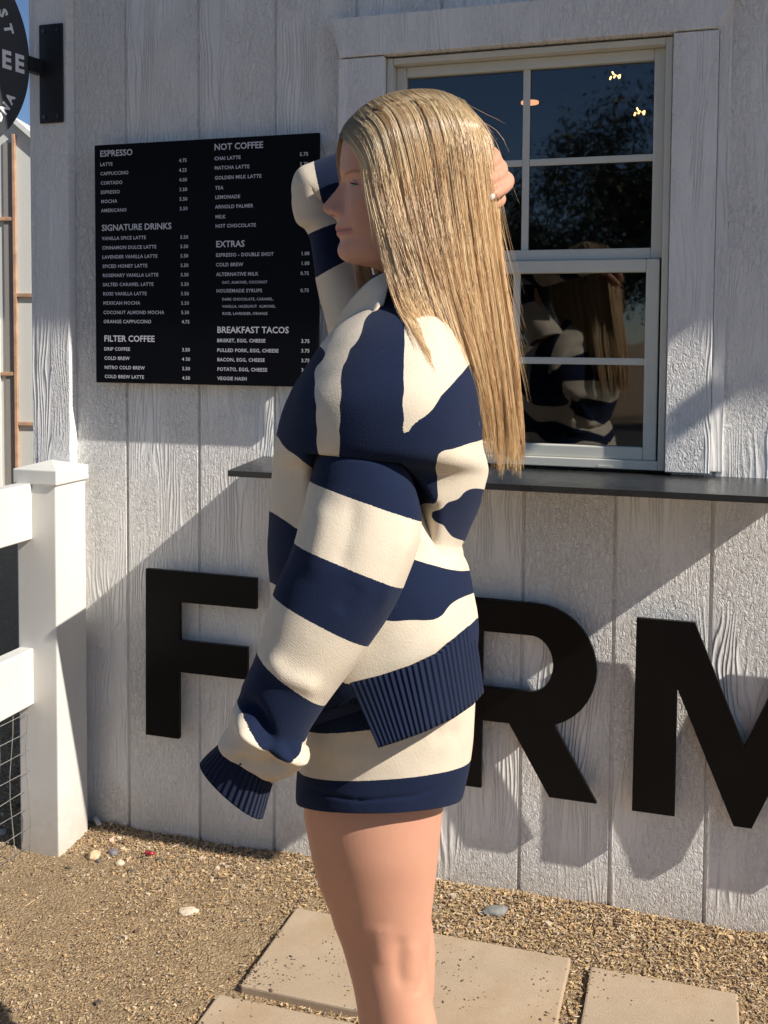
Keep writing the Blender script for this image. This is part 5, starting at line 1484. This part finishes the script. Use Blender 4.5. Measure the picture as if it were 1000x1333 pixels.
def hair_mesh(sets, radii, parent):
    Vs, Fs, Cs, off = [], [], [], 0
    for (L, tone), rad in zip(sets, radii):
        cnt, n, _ = L.shape
        tan = np.gradient(L, axis=1); tan /= np.maximum(np.linalg.norm(tan, axis=-1, keepdims=True), 1e-9)
        ref = np.array([0.2, -1.0, 0.1])
        a = np.cross(tan, ref); a /= np.maximum(np.linalg.norm(a, axis=-1, keepdims=True), 1e-9)
        b_ = np.cross(tan, a)
        prof = np.interp(np.linspace(0, 1, n), [0, 0.08, 0.75, 1], [0.8, 1, 0.9, 0.25])[None, :, None]
        rr = rad * prof * rgh.uniform(0.75, 1.25, (cnt, 1, 1))
        ring = np.stack([L + rr * (math.cos(k * 2.0944) * a + math.sin(k * 2.0944) * b_) for k in range(3)], 2)   # cnt,n,3,3
        Vs.append(ring.reshape(-1, 3))
        base = (np.arange(cnt)[:, None, None] * n + np.arange(n - 1)[None, :, None]) * 3
        k = np.arange(3)[None, None, :]; k2 = (k + 1) % 3
        Fs.append((np.stack([base + k, base + k2, base + 3 + k2, base + 3 + k], -1) + off).reshape(-1, 4))
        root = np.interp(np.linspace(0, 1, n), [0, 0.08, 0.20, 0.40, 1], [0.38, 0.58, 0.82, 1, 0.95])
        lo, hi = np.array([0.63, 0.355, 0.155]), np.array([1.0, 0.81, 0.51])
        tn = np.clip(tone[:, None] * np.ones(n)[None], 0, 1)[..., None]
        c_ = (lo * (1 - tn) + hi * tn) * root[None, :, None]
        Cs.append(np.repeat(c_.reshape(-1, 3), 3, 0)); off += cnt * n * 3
    V = np.concatenate(Vs).astype(np.float32); F = np.concatenate(Fs).astype(np.int32); C_ = np.concatenate(Cs)
    me = bpy.data.meshes.new('hair')
    me.vertices.add(len(V)); me.vertices.foreach_set('co', V.ravel())
    me.loops.add(F.size); me.loops.foreach_set('vertex_index', F.ravel())
    me.polygons.add(len(F)); me.polygons.foreach_set('loop_start', np.arange(0, F.size, 4, dtype=np.int32))
    me.polygons.foreach_set('use_smooth', np.ones(len(F), bool))
    me.update(calc_edges=True)
    ca = me.color_attributes.new('tone', 'FLOAT_COLOR', 'POINT')
    ca.data.foreach_set('color', np.column_stack([C_, np.ones(len(C_))]).astype(np.float32).ravel())
    o = bpy.data.objects.new('hair', me); COL.objects.link(o); o.parent = parent
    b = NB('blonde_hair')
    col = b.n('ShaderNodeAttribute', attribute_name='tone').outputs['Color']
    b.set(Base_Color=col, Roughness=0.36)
    b.p.inputs['Specular IOR Level'].default_value = 0.5
    tr = b.n('ShaderNodeBsdfTranslucent'); b.t.links.new(col, tr.inputs['Color'])
    mx = b.n('ShaderNodeMixShader', i_0=0.28)
    b.t.links.new(b.p.outputs[0], mx.inputs[1]); b.t.links.new(tr.outputs[0], mx.inputs[2]); b.t.links.new(mx.outputs[0], b.out.inputs[0])
    me.materials.append(b.m)
    return o
hair_mesh(SETS, [0.00030, 0.00036, 0.00032, 0.00045, 0.00045, 0.00040, 0.00020], person)
